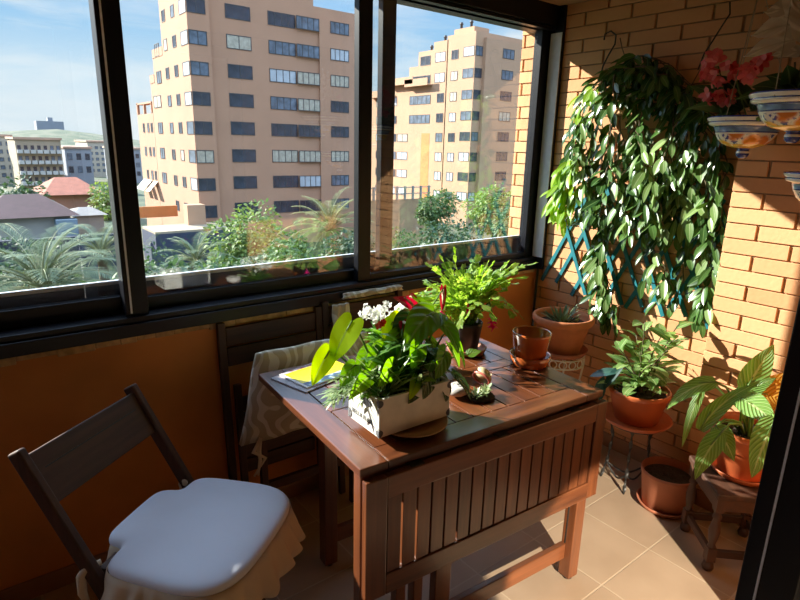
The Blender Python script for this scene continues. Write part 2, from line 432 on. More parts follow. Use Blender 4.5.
MB().box((-HW+.05, -HD+.03, z0), (HW-.06, -HD+.05, z1)).build('apron', M['wood_x'], table, bevel=.002); MB().box((-HW+.05, HD-.07, z0), (HW-.08, HD-.05, z1)).build('apron', M['wood_x'], table, bevel=.002)
def leg(name, u, v, s=.045, z1=t0, parent=table, foot=True):
    l = MB().box((u-s/2, v-s/2, .012), (u+s/2, v+s/2, z1)).build('leg', M['wood_z'], parent, bevel=.003)
    if foot: MB().lathe([(0, 0), (.017, 0), (.018, .012), (0, .0125)], (u, v, 0), 16).build('foot_pad', M['black_plastic'], l)
    return l
leg('leg', -HW+.026, -HD+.03, .036); leg('leg', HW-.032, -HD+.032, .048); leg('leg', HW-.05, HD-.05); leg('leg', -HW+.185, .20, .05)
MB().box((-.155, -HD+.035, .085), (HW-.056, -HD+.057, .145)).build('stretcher', M['wood_x'], table, bevel=.003)
MB().box((-HW+.21, .19, .085), (HW-.06, .212, .145)).build('stretcher', M['wood_x'], table, bevel=.003)
# gate frames under the leaf
for u in (-.305, -.245):
    MB().box((u-.016, -HD+.035, .03), (u+.016, -HD+.067, t0-.055)).build('gate_post', M['wood_z'], table, bevel=.003)
MB().box((-.186, -HD+.030, .02), (-.128, -HD+.060, t0-.055)).build('gate_post', M['wood_z'], table, bevel=.003)
MB().box((-.29, -HD+.040, .30), (-.17, -HD+.058, .345)).build('gate_rail', M['wood_x'], table, bevel=.003)
MB().box((-.29, -HD+.040, .05), (-.17, -HD+.058, .10)).build('gate_rail', M['wood_x'], table, bevel=.003)
# hanging leaf
lz1, lz0 = t0-.004, .362; ly0, ly1 = -HD-.024, -HD-.002; lx0, lx1 = -HW+.004, HW-.004
leaf_ = MB().box((lx0, ly0, lz0), (lx0+.062, ly1, lz1)).build('hanging_leaf', M['wood_z'], table, bevel=.003)
MB().box((lx1-.05, ly0, lz0), (lx1, ly1, lz1)).build('leaf_stile', M['wood_z'], leaf_, bevel=.003)
MB().box((lx0+.0625, ly0, lz0), (lx1-.0505, ly1, lz0+.062)).box((lx0+.0625, ly0, lz1-.062), (lx1-.0505, ly1, lz1)).build('leaf_rail', M['wood_x'], leaf_, bevel=.003)
b = MB(); n = 17; a0 = lx0+.064; wid = (lx1-.052-a0)/n
for i in range(n): b.box((a0+i*wid+.003, ly0+.005, lz0+.063), (a0+(i+1)*wid-.003, ly1-.006, lz1-.063))
b.build('leaf_slat', M['wood_z'], leaf_, bevel=.0015)
for u in (-.30, .0, .31): MB().box((u-.02, ly0+.004, t0-.008), (u+.02, -HD+.012, t0-.002)).build('hinge', M['iron'], leaf_)
MB().tube([(HW-.07, -HD+.03, .16), (HW-.068, -HD+.028, t0-.06)], .003, 6).build('stay_rod', M['iron'], table)

# ================================================================== folding chairs
def cushion_pts(n=72, both=False):
    """outline of the seat pad: rounded square with notches at the two back corners"""
    pts = []; base_ = []
    for i in range(n):
        a = 2*math.pi*i/n; c, s_ = math.cos(a), math.sin(a)
        k = (abs(c)**3.6+abs(s_)**3.6)**(-1/3.6)
        x, y = .215*k*c, .225*k*s_
        pl_ = (x, y)
        for q in (1, -1):                       # notch
            d = (V((x, y)) - V((-.195, q*.185))).length
            f = math.exp(-(d/.045)**2)*.26
            x *= 1-f; y *= 1-f
        y *= 1 + .05*(x/.185)
        pts.append((x, y)); base_.append((pl_[0], pl_[1]))
    return (pts, base_) if both else pts
def open_chair(loc, rz):
    t = thing('folding_chair', 'dark wooden folding chair at lower left with a white frilled seat pad', 'chair', loc, rz)
    def post(y):   # back post runs down into the front foot
        return MB().bar((-.352, y, .755), (.075, y, .008), .024, .042, hint=(1, 0, .55))
    for y in (-.205, .205): post(y).build('back_post', M['dwood_z'], t, bevel=.006, seg=3)
    for y in (-.175, .175): MB().bar((.165, y, .432), (-.235, y, .01), .022, .040, hint=(1, 0, -1)).build('leg', M['dwood_z'], t, bevel=.004)
    # back board between the posts
    d = V((-.427, 0, .747)).normalized(); up_ = V((.747, 0, .427))
    p = V((-.352, 0, .755)); a = p - d*.022; c = p - d*.165
    mid = (a+c)/2
    o = MB().bar(mid+V((0, -.195, 0)), mid+V((0, .195, 0)), .018, (a-c).length, hint=d).build('back_board', M['dwood_y'], t, bevel=.004)
    MB().box((-.02, -.19, .0), (.02, .19, .001)).build
    gb = MB(); q = a-d*.05+up_*.0095
    gb.bar(q+V((0, -.17, 0)), q+V((0, .17, 0)), .003, .0035, hint=d)
    gb.build('groove', M['black_plastic'], o)
    b = MB()
    for i in range(6): b.box((-.17+i*.058, -.19, .425), (-.17+i*.058+.05, .19, .443))
    b.build('seat', M['dwood_y'], t, bevel=.003)
    MB().box((-.12, -.17, .14), (-.095, .17, .165)).build('stretcher', M['dwood_y'], t, bevel=.003)
    # pad
    pts, smooth_ = cushion_pts(72, True); b = MB(); rings = []
    for k, (sc, z) in enumerate(((.97, .438), (1.0, .445), (1.015, .456), (.995, .468), (.95, .475), (.84, .480), (.62, .483), (.35, .484), (.12, .4845))):
        ml = max(0, min(1, (sc-.6)/.35)); rings.append([b.vert(((x*ml+x2*(1-ml))*sc, (y*ml+y2*(1-ml))*sc, z)) for (x, y), (x2, y2) in zip(pts, smooth_)])
    n = len(pts)
    for i in range(len(rings)-1):
        for j in range(n): b.face([rings[i][j], rings[i][(j+1) % n], rings[i+1][(j+1) % n], rings[i+1][j]], 0, True)
    c = b.vert((0, 0, .4845))
    for j in range(n): b.face([rings[-1][j], rings[-1][(j+1) % n], c], 0, True)
    b.face(rings[0][::-1], 0)
    pad = b.build('seat_pad', M['cushion'], t, sub=1)
    # frill: pleated skirt round three sides
    fine = cushion_pts(360); b = MB(); rows = []
    sel = [i for i in range(360) if not (fine[i][0] < -.19 and abs(fine[i][1]) < .17)]
    i0 = next(i for i in range(360) if i in sel and (i-1) % 360 not in sel); order = []
    i = i0
    while i % 360 in sel and len(order) < len(sel): order.append(i % 360); i += 1
    for r_ in range(6):
        tt = r_/5; row = []
        for jj, i in enumerate(order):
            x, y = fine[i]; L = math.hypot(x, y); w_ = math.sin(jj*.42+1.2*math.sin(jj*.11))*.012*tt + .03*tt + .006*math.sin(jj*.05)*tt
            sc = 1.012 + w_/L
            row.append(b.vert((x*sc, y*sc, .455 - .105*tt - .006*tt*math.sin(jj*.42+1.7))))
        rows.append(row)
    for r_ in range(5):
        for j in range(len(order)-1): b.face([rows[r_][j], rows[r_][j+1], rows[r_+1][j+1], rows[r_+1][j]], 0, True)
    b.build('frill', M['frill'], pad, solid=.0015)
    for y in (-.195, .195):
        pth = [(-.165, y*.93, .455), (-.185, y*1.08, .452), (-.20, y*1.10, .43), (-.197, y*1.13, .385), (-.19, y*1.10, .35)]
        MB().tube(pth, [.008, .011, .012, .011, .006], 8).build('tie', M['frill'], pad)
    return t
open_chair((.418, 1.408, 0), math.atan2(-.81, .59)+.04)

# damask fabric
def damask():
    mt, nt, b = new_mat('beige_damask'); vec = coords(nt)
    wv = N(nt, 'ShaderNodeTexWave', Scale=6.0, Distortion=16.0, Detail=1.0); wv.inputs['Detail Scale'].default_value = 1.1; nt.links.new(vec, wv.inputs['Vector'])
    nt.links.new(ramp(nt, wv.outputs['Color'], [(.62, (.48, .40, .27)), (.72, (.72, .67, .56))]), b.inputs['Base Color']); b.inputs['Roughness'].default_value = .7
    return mt
M['damask'] = damask()
def folded_chair(loc, w, h, label, slat_n, rz=0, lean=.05, group=None):
    """chair folded flat, standing upright; width along local x, leaning back along +y"""
    t = thing('folding_chair', label, 'chair', loc, rz)
    def Y(z): return lean*z/h
    for x in (-w/2, w/2): MB().bar((x, 0, .0), (x, Y(h), h), .030, .022, hint=(0, 1, 0)).build('back_post', M['dwood_z'], t, bevel=.004)
    for x in (-w/2+.035, w/2-.035): MB().bar((x, -.032, .0), (x, Y(.62)-.030, .62), .028, .020, hint=(0, 1, 0)).build('leg', M['dwood_z'], t, bevel=.004)
    z = h-.022
    for i in range(slat_n):
        z1, z0 = z, z-.072
        MB().box((-w/2+.016, Y(z)-.009, z0), (w/2-.016, Y(z)+.007, z1)).build('back_slat', M['dwood_x'], t, bevel=.003); z -= .078
    s = MB()
    for i in range(5): s.box((-w/2+.05, -.030+Y(.5), .24+i*.066), (w/2-.05, -.014+Y(.5), .24+i*.066+.058))
    s.build('seat', M['dwood_x'], t, bevel=.002)
    return t
folded_chair((.925, 1.925, 0), .41, .856, 'folded dark wooden chair against the orange wall, left of the other folded chair', 2)
folded_chair((1.355, 1.925, 0), .39, .872, 'folded dark wooden chair under the window with a pale cushion over its back', 2, lean=.045)
# chair pushed under the far side of the table, its damask pad showing over the table edge
def draped(name, label, w, zt, zb, loc, rz, th=.03, skew=0.):
    b = MB(); nx, nz = 12, 12; rows = []
    def P(i, j, s): 
        x = -w/2 + w*i/nx; t = j/nz; z = zt + (zb-zt)*t
        e = (1-abs(2*i/nx-1)**4)*(1-(2*t-1)**6)
        return (x*(1+.06*t) + skew*t, s*(th*.35+th*.65*e) + .006*math.sin(i*1.3+j*.6), z)
    for s in (-1, 1):
        g = [[b.vert(P(i, j, s)) for i in range(nx+1)] for j in range(nz+1)]
        for j in range(nz):
            for i in range(nx):
                q = [g[j][i], g[j][i+1], g[j+1][i+1], g[j+1][i]]; b.face(q if s > 0 else q[::-1], 0, True)
        rows.append(g)
    A, B = rows
    ring = [(0, i) for i in range(nx)] + [(j, nx) for j in range(nz)] + [(nz, nx-i) for i in range(nx)] + [(nz-j, 0) for j in range(nz)]
    for k in range(len(ring)):
        p, q = ring[k], ring[(k+1) % len(ring)]
        b.face([A[p[0]][p[1]], A[q[0]][q[1]], B[q[0]][q[1]], B[p[0]][p[1]]], 0, True)
    return b
cd = thing('folding_chair', 'dark wooden chair behind the table, beige damask pad standing above the table edge', 'chair', (1.0, 1.80, 0), -.03)
for x in (-.20, .20):
    MB().bar((x, .02, 0), (x, .02, .70), .028, .024, hint=(0, 1, 0)).build('leg', M['dwood_z'], cd, bevel=.004)
b = MB()
for i in range(5): b.box((-.19, .008, .42+i*.06), (.19, .028, .42+i*.06+.052))
b.build('seat', M['dwood_x'], cd, bevel=.002)
MB().box((-.19, .01, .2), (.19, .03, .235)).build('stretcher', M['dwood_x'], cd, bevel=.002)
pad = draped('seat_pad', '', .46, .785, .45, None, 0, .028, -.06).build('seat_pad', M['damask'], cd); pad.location = (.0, -.03, 0)
for k in range(2):
    MB().tube([(-.235, -.02, .47), (-.25-.02*k, -.035, .43), (-.245+.02*k, -.03, .39), (-.255-.015*k, -.03, .33)], [.006, .009, .007, .004], 6).build('tie', M['frill'], pad)
cu = draped('cushion', '', .075, .868, .72, None, 0, .012).build('cushion', M['damask']); cu.location = (1.205, 1.915, 0)
tag(cu, 'pale damask cloth strip hanging between the slats of the right folded chair', 'cushion')
cu = draped('cushion', '', .30, .885, .862, None, 0, .022).build('cushion', M['damask']); cu.location = (1.40, 1.958, .012)
tag(cu, 'pale damask cushion edge lying over the top of the right folded chair', 'cushion')

# ================================================================== footstool under the big-leaf plant
stool = thing('footstool', 'small dark wooden footstool with turned legs beside the glass door', 'stool', (2.20, .685, 0), D2R(45.5))
sh = .125
MB().box((-sh-.012, -sh-.012, .305), (sh+.012, sh+.012, .33)).build('seat', M['dwood_x'], stool, bevel=.005)
b = MB()
b.box((-sh+.02, -sh, .255), (sh-.02, -sh+.016, .305)); b.box((-sh+.02, sh-.016, .255), (sh-.02, sh, .305)); b.box((-sh, -sh+.02, .255), (-sh+.016, sh-.02, .305)); b.box((sh-.016, -sh+.02, .255), (sh, sh-.02, .305))
b.build('apron', M['dwood_x'], stool, bevel=.002)
prof = [(0, 0), (.017, .0), (.021, .012), (.017, .03), (.010, .036), (.010, .04)]
prof2 = [(.011, .095), (.015, .10), (.011, .11), (.017, .14), (.02, .165), (.017, .19), (.011, .215), (.016, .222), (.016, .228), (.012, .235), (.012, .25)]
for x in (-1, 1):
    for y in (-1, 1):
        cx, cy = x*(sh-.012), y*(sh-.012)
        l = MB().lathe(prof, (cx, cy, 0), 16).lathe(prof2, (cx, cy, 0), 16).box((cx-.016, cy-.016, .04), (cx+.016, cy+.016, .096)).box((cx-.016, cy-.016, .25), (cx+.016, cy+.016, .305))
        l.build('leg', M['dwood_z'], stool)
for s in (-1, 1):
    MB().box((-sh+.028, s*(sh-.012)-.008, .055), (sh-.028, s*(sh-.012)+.008, .085)).build('stretcher', M['dwood_x'], stool, bevel=.002)
    MB().box((s*(sh-.012)-.008, -sh+.028, .055), (s*(sh-.012)+.008, sh-.028, .085)).build('stretcher', M['dwood_y'], stool, bevel=.002)
# ================================================================== twisted iron plant stand
def twist(path, r=.007, turns=9):
    b = MB(); pts = []
    k = 60; P = [V(p) for p in path]; L = [0]
    for a, c in zip(P, P[1:]): L.append(L[-1]+(c-a).length)
    for i in range(k+1):
        s = L[-1]*i/k; j = max(q for q in range(len(L)) if L[q] <= s+1e-9); j = min(j, len(P)-2)
        pts.append(P[j].lerp(P[j+1], (s-L[j])/max(1e-9, L[j+1]-L[j])))
    for i in range(k):
        a0, a1 = turns*2*math.pi*i/k, turns*2*math.pi*(i+1)/k
        d = (pts[i+1]-pts[i]).normalized(); u = d.orthogonal().normalized(); w = d.cross(u)
        ring = []
        for p, a in ((pts[i], a0), (pts[i+1], a1)):
            for q in range(4):
                an = a/4*1 + q*math.pi/2; rr = r*(1.15 if q % 2 else .6)
                ring.append(b.vert(p + (u*math.cos(an)+w*math.sin(an))*rr))
        for q in range(4): b.face([ring[q], ring[(q+1) % 4], ring[4+(q+1) % 4], ring[4+q]], 0)
    return b
SX, SY, SZ = 2.325, 1.185, .318
stand = thing('plant_stand', 'three-legged twisted iron plant stand by the brick wall', 'plant stand', (SX, SY, 0))
b = MB(); r0 = .115
b.tube([(r0*math.cos(a*math.pi/18), r0*math.sin(a*math.pi/18), SZ-.006) for a in range(37)], .006, 6, cap=False)
b.build('ring', M['iron'], stand)
import itertools
for i, a in enumerate((D2R(205), D2R(120), D2R(330))):
    c, s = math.cos(a), math.sin(a)
    twist([(.105*c, .105*s, SZ-.006), (.085*c, .085*s, .22), (.095*c, .095*s, .10), (.115*c, .115*s, .0)]).build('leg', M['iron'], stand)
    a2 = (D2R(205), D2R(120), D2R(330))[(i+1) % 3]; c2, s2 = math.cos(a2), math.sin(a2)
    p = [(.10*(c*(1-t)+c2*t)*(1-.6*t*(1-t)), .10*(s*(1-t)+s2*t)*(1-.6*t*(1-t)), .085-.05*math.sin(math.pi*t)) for t in [k/8 for k in range(9)]]
    MB().tube(p, .0045, 6).build('brace', M['iron'], stand)
# ================================================================== white metal stand behind the table
WX, WY, WZ = 2.345, 1.638, .505
r0 = .122; ws = thing('plant_stand', 'white metal plant stand with a border of rings behind the table', 'plant stand', (WX, WY, 0))
b = MB(); r0 = .122
for z in (WZ-.006, WZ-.049): b.tube([(r0*math.cos(a*math.pi/18), r0*math.sin(a*math.pi/18), z) for a in range(37)], .0035, 6, cap=False)
b.build('rim', M['white_metal'], ws)
b = MB()
for k in range(16):
    a = 2*math.pi*k/16; c = V((r0*math.cos(a), r0*math.sin(a), WZ-.0275)); tg = V((-math.sin(a), math.cos(a), 0))
    b.tube([c + tg*.0185*math.cos(q*math.pi/7) + V((0, 0, .0185*math.sin(q*math.pi/7))) for q in range(15)], .0028, 6, cap=False)
b.build('ring_border', M['white_metal'], ws)
b = MB()
for k in range(4): 
    a = math.pi*k/4; b.bar((r0*math.cos(a), r0*math.sin(a), WZ-.006), (-r0*math.cos(a), -r0*math.sin(a), WZ-.006), .006, .004)
b.build('grid', M['white_metal'], ws)
for k in range(4):
    a = D2R(20+90*k); c, s = math.cos(a), math.sin(a)
    MB().tube([(r0*c, r0*s, WZ-.049), (.11*c, .11*s, .36), (.10*c, .10*s, .2), (.125*c, .125*s, .03), (.135*c, .135*s, .004)], .005, 8).build('leg', M['white_metal'], ws)
# ================================================================== teal expanding trellis on the wall
tr = thing('trellis', 'teal expanding wooden trellis fixed to the brick wall behind the climbing plant', 'trellis', (XW, 1.48, 1.05))
for i in range(9):
    y0 = 1.955 - i*.105
    for s, x in ((1, XW-.0035), (-1, XW-.0095)):
        a = V((x, y0 + .0, .775 + .03*math.sin(i*2))) ; e = V((x, y0 + s*(-.27), .775+.03*math.sin(i*2)+.56))
        if s < 0: a, e = V((x, y0-.30, .775+.02*math.sin(i*3))), V((x, y0-.30+.27, 1.335))
        lo, hi = 1.0, 1.945
        # clip to the wall bay
        d = e-a; ts = [0, 1]
        for lim in (lo, hi):
            if abs(d.y) > 1e-6:
                t = (lim-a.y)/d.y
                if 0 < t < 1: ts.append(t)
        ts = sorted(ts); best = None
        for t0_, t1_ in zip(ts, ts[1:]):
            mid = a+d*(t0_+t1_)/2
            if lo <= mid.y <= hi: best = (a+d*t0_, a+d*t1_)
        if best is None or (best[1]-best[0]).length < .1: continue
        o = MB((XW, 1.48, 1.05)).bar(best[0], best[1], .020, .006, hint=(1, 0, 0)).build('lath', M['teal'], tr, bevel=.001)
# ================================================================== pots, saucers, soil
def pot_profile(rb, rt, h, lip=.012, th=.006, lip_h=.03, z=0):
    return [(0, z), (rb-.004, z), (rb, z+.004), (rt-lip*.55, z+h-lip_h), (rt-lip*.2, z+h-lip_h+.003), (rt, z+h-lip_h*.7), (rt, z+h-.005), (rt-.004, z+h), (rt-lip, z+h-.002), (rt-lip-.003, z+h-.02), (rt-lip-th-.004, z+h*.55), (0, z+h*.55)]
def saucer_profile(r, h, th=.006, z=0):
    return [(0, z), (r*.82, z), (r*.88, z+.003), (r, z+h-.002), (r-.003, z+h), (r-th-.002, z+h-.003), (r*.82, z+.008), (0, z+.0075)]
def soil_mesh(r, z, name='soil', parent=None):
    b = MB(); n = 26; rings = []
    for k in range(7):
        rr = r*k/6
        rings.append([b.vert((rr*math.cos(2*math.pi*j/n), rr*math.sin(2*math.pi*j/n), z+R.uniform(-.004, .005)*(k < 6))) for j in range(n)] if k else [b.vert((0, 0, z+.006))])
    for k in range(6):
        A, B = rings[k], rings[k+1]
        for j in range(n):
            j2 = (j+1) % n
            if len(A) == 1: b.face([A[0], B[j], B[j2]], 0)
            else: b.face([A[j], B[j], B[j2], A[j2]], 0)
    return b.build(name, M['soil'], parent)
def saucer(loc, r, h, mat, label, name='saucer'):
    o = MB().lathe(saucer_profile(r, h)).build(name, mat); o.location = loc
    return tag(o, label, 'saucer')
# --- on the table
def T(u, v): return pz(u, v, TH)
# black nursery pot with zigzag cactus
BP = V((1.497, 1.468, TH+.0085))
saucer(V((1.490, 1.463, TH)), .078, .024, M['terracotta3'], 'small terracotta saucer under the black pot on the table')
zc = thing('potted_cactus', 'bushy bright green zigzag leaf cactus with pink flowers in a black pot on the table', 'potted plant', BP)
o = MB().lathe(pot_profile(.041, .056, .115, .004, .003, .02), n=36).build('pot', M['black_plastic'], zc)
soil_mesh(.050, .098, 'soil', zc)
b = MB(); fl = MB()
RC = random.Random(21)
def cactus_branch(base, az, reach, rise, seg, w, flower=False):
    p = V(base); h = V((math.cos(az), math.sin(az), 0)); el = 1.35; 
    tot = reach+rise; n = seg
    for i in range(n):
        t = (i+1)/n
        el_i = el - (el+ (.9 if reach > .12 else .2))*t**1.2*min(1.0, reach/.15)
        d = (h*math.cos(el_i) + V((0, 0, 1))*math.sin(el_i)).normalized()
        L = tot/n
        nrm = h.cross(V((0, 0, 1))).cross(d).normalized()*-1 + V((RC.uniform(-.8, .8), RC.uniform(-.8, .8), RC.uniform(-.3, .5)))
        b.leaf(p, d, nrm, L*1.08, w*RC.uniform(.8, 1.15), 'ell', 0, .15, ns=4, nc=2, m=0)
        for sgn in (-1, 1):   # tooth on each side
            sd = d.cross(nrm).normalized()*sgn
            b.leaf(p+d*L*.6, (sd*.8+d*.75), nrm, w*.75, w*.5, 'ell', 0, .1, ns=2, nc=2)
        p = p + d*L
        h = (h + V((RC.uniform(-.35, .35), RC.uniform(-.35, .35), 0))).normalized()
    return p
for k in range(150):
    az = RC.uniform(0, 2*math.pi); lean_ = .92 - .24*math.cos(az-D2R(-38))
    reach = RC.uniform(.03, .175)*lean_; rise = RC.uniform(.09, .25)*(1.15-reach*2.2)
    c0 = V((RC.uniform(-.04, .015), RC.uniform(-.015, .04), .10))
    cactus_branch(c0, az, reach, rise, RC.randint(6, 9), RC.uniform(.020, .028))
tips = []
for az, re_, ri in ((D2R(-38), .15, .10), (D2R(-20), .15, .08), (D2R(-55), .14, .10), (D2R(-10), .12, .14), (D2R(140), .19, .13)):
    tips.append(cactus_branch(V((.01, -.01, .10)), az, re_, ri, 8, .026))
for az, re_, ri in ((D2R(-30), .10, .27), (D2R(60), .04, .24), (D2R(150), .08, .22), (D2R(200), .07, .22)): cactus_branch(V((0, 0, .10)), az, re_, ri, 8, .026)
M['zig'] = leafmat('zigzag_leaf', (.10, .24, .03), (.36, .52, .12), .3, .5, midrib=(.45, .55, .12))
b.build('foliage', M['zig'], zc)
M['pink'] = leafmat('pink_petal', (.70, .015, .22), (.90, .06, .38), .4, .35)
def bell_flower(p, parent, L=.055, mat='pink'):
    b = MB(); p = V(p)
    for k in range(3):
        for q in range(6):
            a = 2*math.pi*q/6+k*.5
            b.leaf(p - V((0, 0, k*L*.28)), V((math.cos(a)*.55, math.sin(a)*.55, -1)), V((math.cos(a), math.sin(a), .5)), L*.5, L*.24, 'lance', -.9, .1, ns=4, nc=2)
    b.tube([p+V((0, 0, .012)), p-V((0, 0, L*1.1))], [.003, .002], 6)
    return b.build('flower', M[mat], parent)
bell_flower(py(493, 316, 1.36)-BP, zc); bell_flower(py(468, 306, 1.40)-BP, zc, .035); bell_flower(V((-.10, .16, .12)), zc); bell_flower(V((.03, .19, .10)), zc); bell_flower(V((.13, .15, .09)), zc)
# join the near drooping flower with its branch
MB().tube([V((.02, -.02, .13)), V((.05, -.05, .19)), py(489, 300, 1.38)-BP, py(493, 317, 1.36)-BP], .003, 6).build('stem', M['stem'], zc)
# --- glazed empty pot with saucer
GP = V((1.592, 1.238, TH))
saucer(GP, .076, .042, M['glazed'], 'shiny glazed terracotta saucer under the empty glazed pot on the table')
g = MB().lathe([(0, 0), (.050, 0), (.054, .004), (.070, .108), (.071, .114), (.068, .117), (.064, .113), (.048, .012), (0, .010)]).build('flowerpot', M['glazed']); g.location = GP+V((0, 0, .0085))
tag(g, 'empty glossy glazed terracotta flowerpot standing on the table', 'flowerpot')
# --- big terracotta pot on the white stand
saucer(V((WX, WY, WZ)), .136, .030, M['terracotta3'], 'terracotta saucer on the white ring-bordered stand')
bt = thing('potted_succulent', 'spiky grey-green aloe in a wide pale terracotta pot on the white stand', 'potted plant', V((WX, WY, WZ+.0085)))
MB().lathe([(r_*1.087, z_*1.087) for r_, z_ in ((0, 0), (.084, 0), (.088, .004), (.122, .138), (.134, .142), (.139, .150), (.139, .168), (.134, .176), (.124, .174), (.118, .155), (.112, .13), (0, .13))], n=48).build('pot', M['terracotta'], bt)
soil_mesh(.122, .149, 'soil', bt)
M['aloe'] = leafmat('aloe_leaf', (.09, .15, .07), (.24, .33, .17), .5, .1)
b = MB(); RA = random.Random(4)
for k in range(38):
    a = k*2.4; r_ = .006+.035*RA.random(); el = RA.uniform(.45, 1.35)
    d = V((math.cos(a)*math.cos(el), math.sin(a)*math.cos(el), math.sin(el)))
    b.leaf(V((r_*math.cos(a)-.01, r_*math.sin(a), .149)), d, V((-math.cos(a)*.5, -math.sin(a)*.5, 1)), RA.uniform(.06, .11), .016, 'strap', RA.uniform(-.2, .5), .5, ns=5, nc=2)
for cx, cy in ((.05, -.045), (-.055, -.03)):
    for k in range(12):
        a = k*2.4; el = RA.uniform(.6, 1.3); d = V((math.cos(a)*math.cos(el), math.sin(a)*math.cos(el), math.sin(el)))
        b.leaf(V((cx, cy, .149)), d, V((-math.cos(a)*.5, -math.sin(a)*.5, 1)), RA.uniform(.025, .045), .010, 'strap', 0, .5, ns=4, nc=2)
b.build('foliage', M['aloe'], bt)
# --- plant on the iron stand
saucer(V((SX, SY, SZ)), .155, .026, M['terracotta2'], 'wide orange-brown saucer on the twisted iron stand')
HP = V((SX, SY, SZ+.0085))
hp = thing('potted_plant', 'bushy young plant with pointed oval leaves in an orange pot on the iron stand', 'potted plant', HP)
MB().lathe(pot_profile(.092, .132, .152, .010, .005, .026), n=48).build('pot', M['terracotta2'], hp)
soil_mesh(.115, .125, 'soil', hp)
M['hoya'] = leafmat('hoya_leaf', (.035, .10, .022), (.16, .30, .07), .27, .33, midrib=(.22, .34, .12), spec=.7)
M['hoya_lit'] = leafmat('sunlit_tone_hoya_leaf', (.11, .22, .06), (.28, .41, .14), .3, .4, midrib=(.4, .5, .25), spec=.6)  # sunlit look put into a paler leaf colour
M['lime'] = leafmat('lime_leaf', (.16, .34, .02), (.36, .56, .05), .35, .5, midrib=(.4, .55, .15))
b = MB(); st_ = MB(); RH = random.Random(11)
def shoot(p0, p1, sag, n, L, W, mb, smb, rr, droop=(.2, .9), r=.003, up_=.3, shape='ell'):
    p0, p1 = V(p0), V(p1); pts = []
    for i in range(9):
        t = i/8; pts.append(p0.lerp(p1, t) + V((0, 0, sag*4*t*(1-t))))
    smb.tube(pts, [r*(1.3-.6*i/8) for i in range(9)], 6)
    for k in range(n):
        t = .25+.75*(k+.5)/n if n > 1 else 1
        i = min(7, int(t*8)); q = pts[i].lerp(pts[i+1], t*8-i); dirn = (pts[i+1]-pts[i]).normalized()
        az = rr.uniform(0, 6.283); rad = V((math.cos(az), math.sin(az), up_)); d = (rad + dirn*.5).normalized()
        l = L*rr.uniform(.75, 1.2)
        mb.leaf(q, d, V((0, 0, 1))+V((rr.uniform(-.4, .4), rr.uniform(-.4, .4), 0)), l, W*rr.uniform(.8, 1.2), shape, rr.uniform(*droop), .22, ns=6, nc=4)
    return pts
for tgt_, n in ((pxx(645, 322, 2.30), 6), (pxx(662, 335, 2.32), 5), (pxx(618, 348, 2.28), 6), (pxx(632, 340, 2.35), 6), (pxx(652, 365, 2.2), 5), (pxx(625, 362, 2.22), 5), (pxx(668, 350, 2.25), 4), (pxx(640, 352, 2.3), 6), (pxx(636, 335, 2.42), 5)):
    shoot((RH.uniform(-.04, .04), RH.uniform(-.04, .04), .125), tgt_-HP, .03, n, .10, .042, b, st_, RH, (.2, .9))
for tgt_ in (pxx(681, 322, 2.31), pxx(676, 338, 2.30)):   # long shoot leaning right
    shoot((.02, -.02, .125), tgt_-HP, .05, 6, .115, .045, b, st_, RH, (.1, .6))
for k in range(60):
    a = RH.uniform(0, 6.283); rr_ = RH.uniform(.0, .10); el = RH.uniform(.1, 1.1); d = V((math.cos(a)*math.cos(el), math.sin(a)*math.cos(el), math.sin(el)))
    b.leaf(V((rr_*math.cos(a), rr_*math.sin(a), RH.uniform(.14, .24))), d, V((0, 0, 1)), RH.uniform(.07, .11), .044, 'ell', RH.uniform(.3, 1.2), .2, ns=6, nc=4)
b.build('foliage', M['hoya_lit'], hp); st_.build('stem', M['vine_stem'], hp)
b = MB()
for (u, v, u2, v2, w_) in ((622, 372, 588, 368, .045), (604, 376, 594, 402, .05), (624, 366, 596, 384, .04)):
    a_, e_ = pxx(u, v, 2.23)-HP, pxx(u2, v2, 2.17)-HP; b.leaf(a_, e_-a_, V((-.4, -.5, .8)), (e_-a_).length, w_, 'ell', .5, .15, ns=8, nc=4)
    b.tube([V((0, 0, .125)), a_*.5+V((0, 0, .09)), a_], .0025, 5)
M['blue_dark'] = leafmat('dark_blue_green_leaf', (.015, .05, .045), (.03, .09, .07), .3, .2, midrib=(.05, .12, .08))
b.build('dark_foliage', M['blue_dark'], hp)
# --- floor pot
FP = V((2.29, .985, 0))
saucer(FP, .116, .026, M['terracotta3'], 'round saucer on the floor tiles under the plain pot')
fp = thing('flowerpot', 'dull terracotta pot holding only dark soil on the floor between stool and stand', 'flowerpot', FP+V((0, 0, .0085)))
MB().lathe(pot_profile(.091, .113, .168, .006, .005, .02), n=48).build('pot', M['terracotta3'], fp); soil_mesh(.101, .135, 'soil', fp)
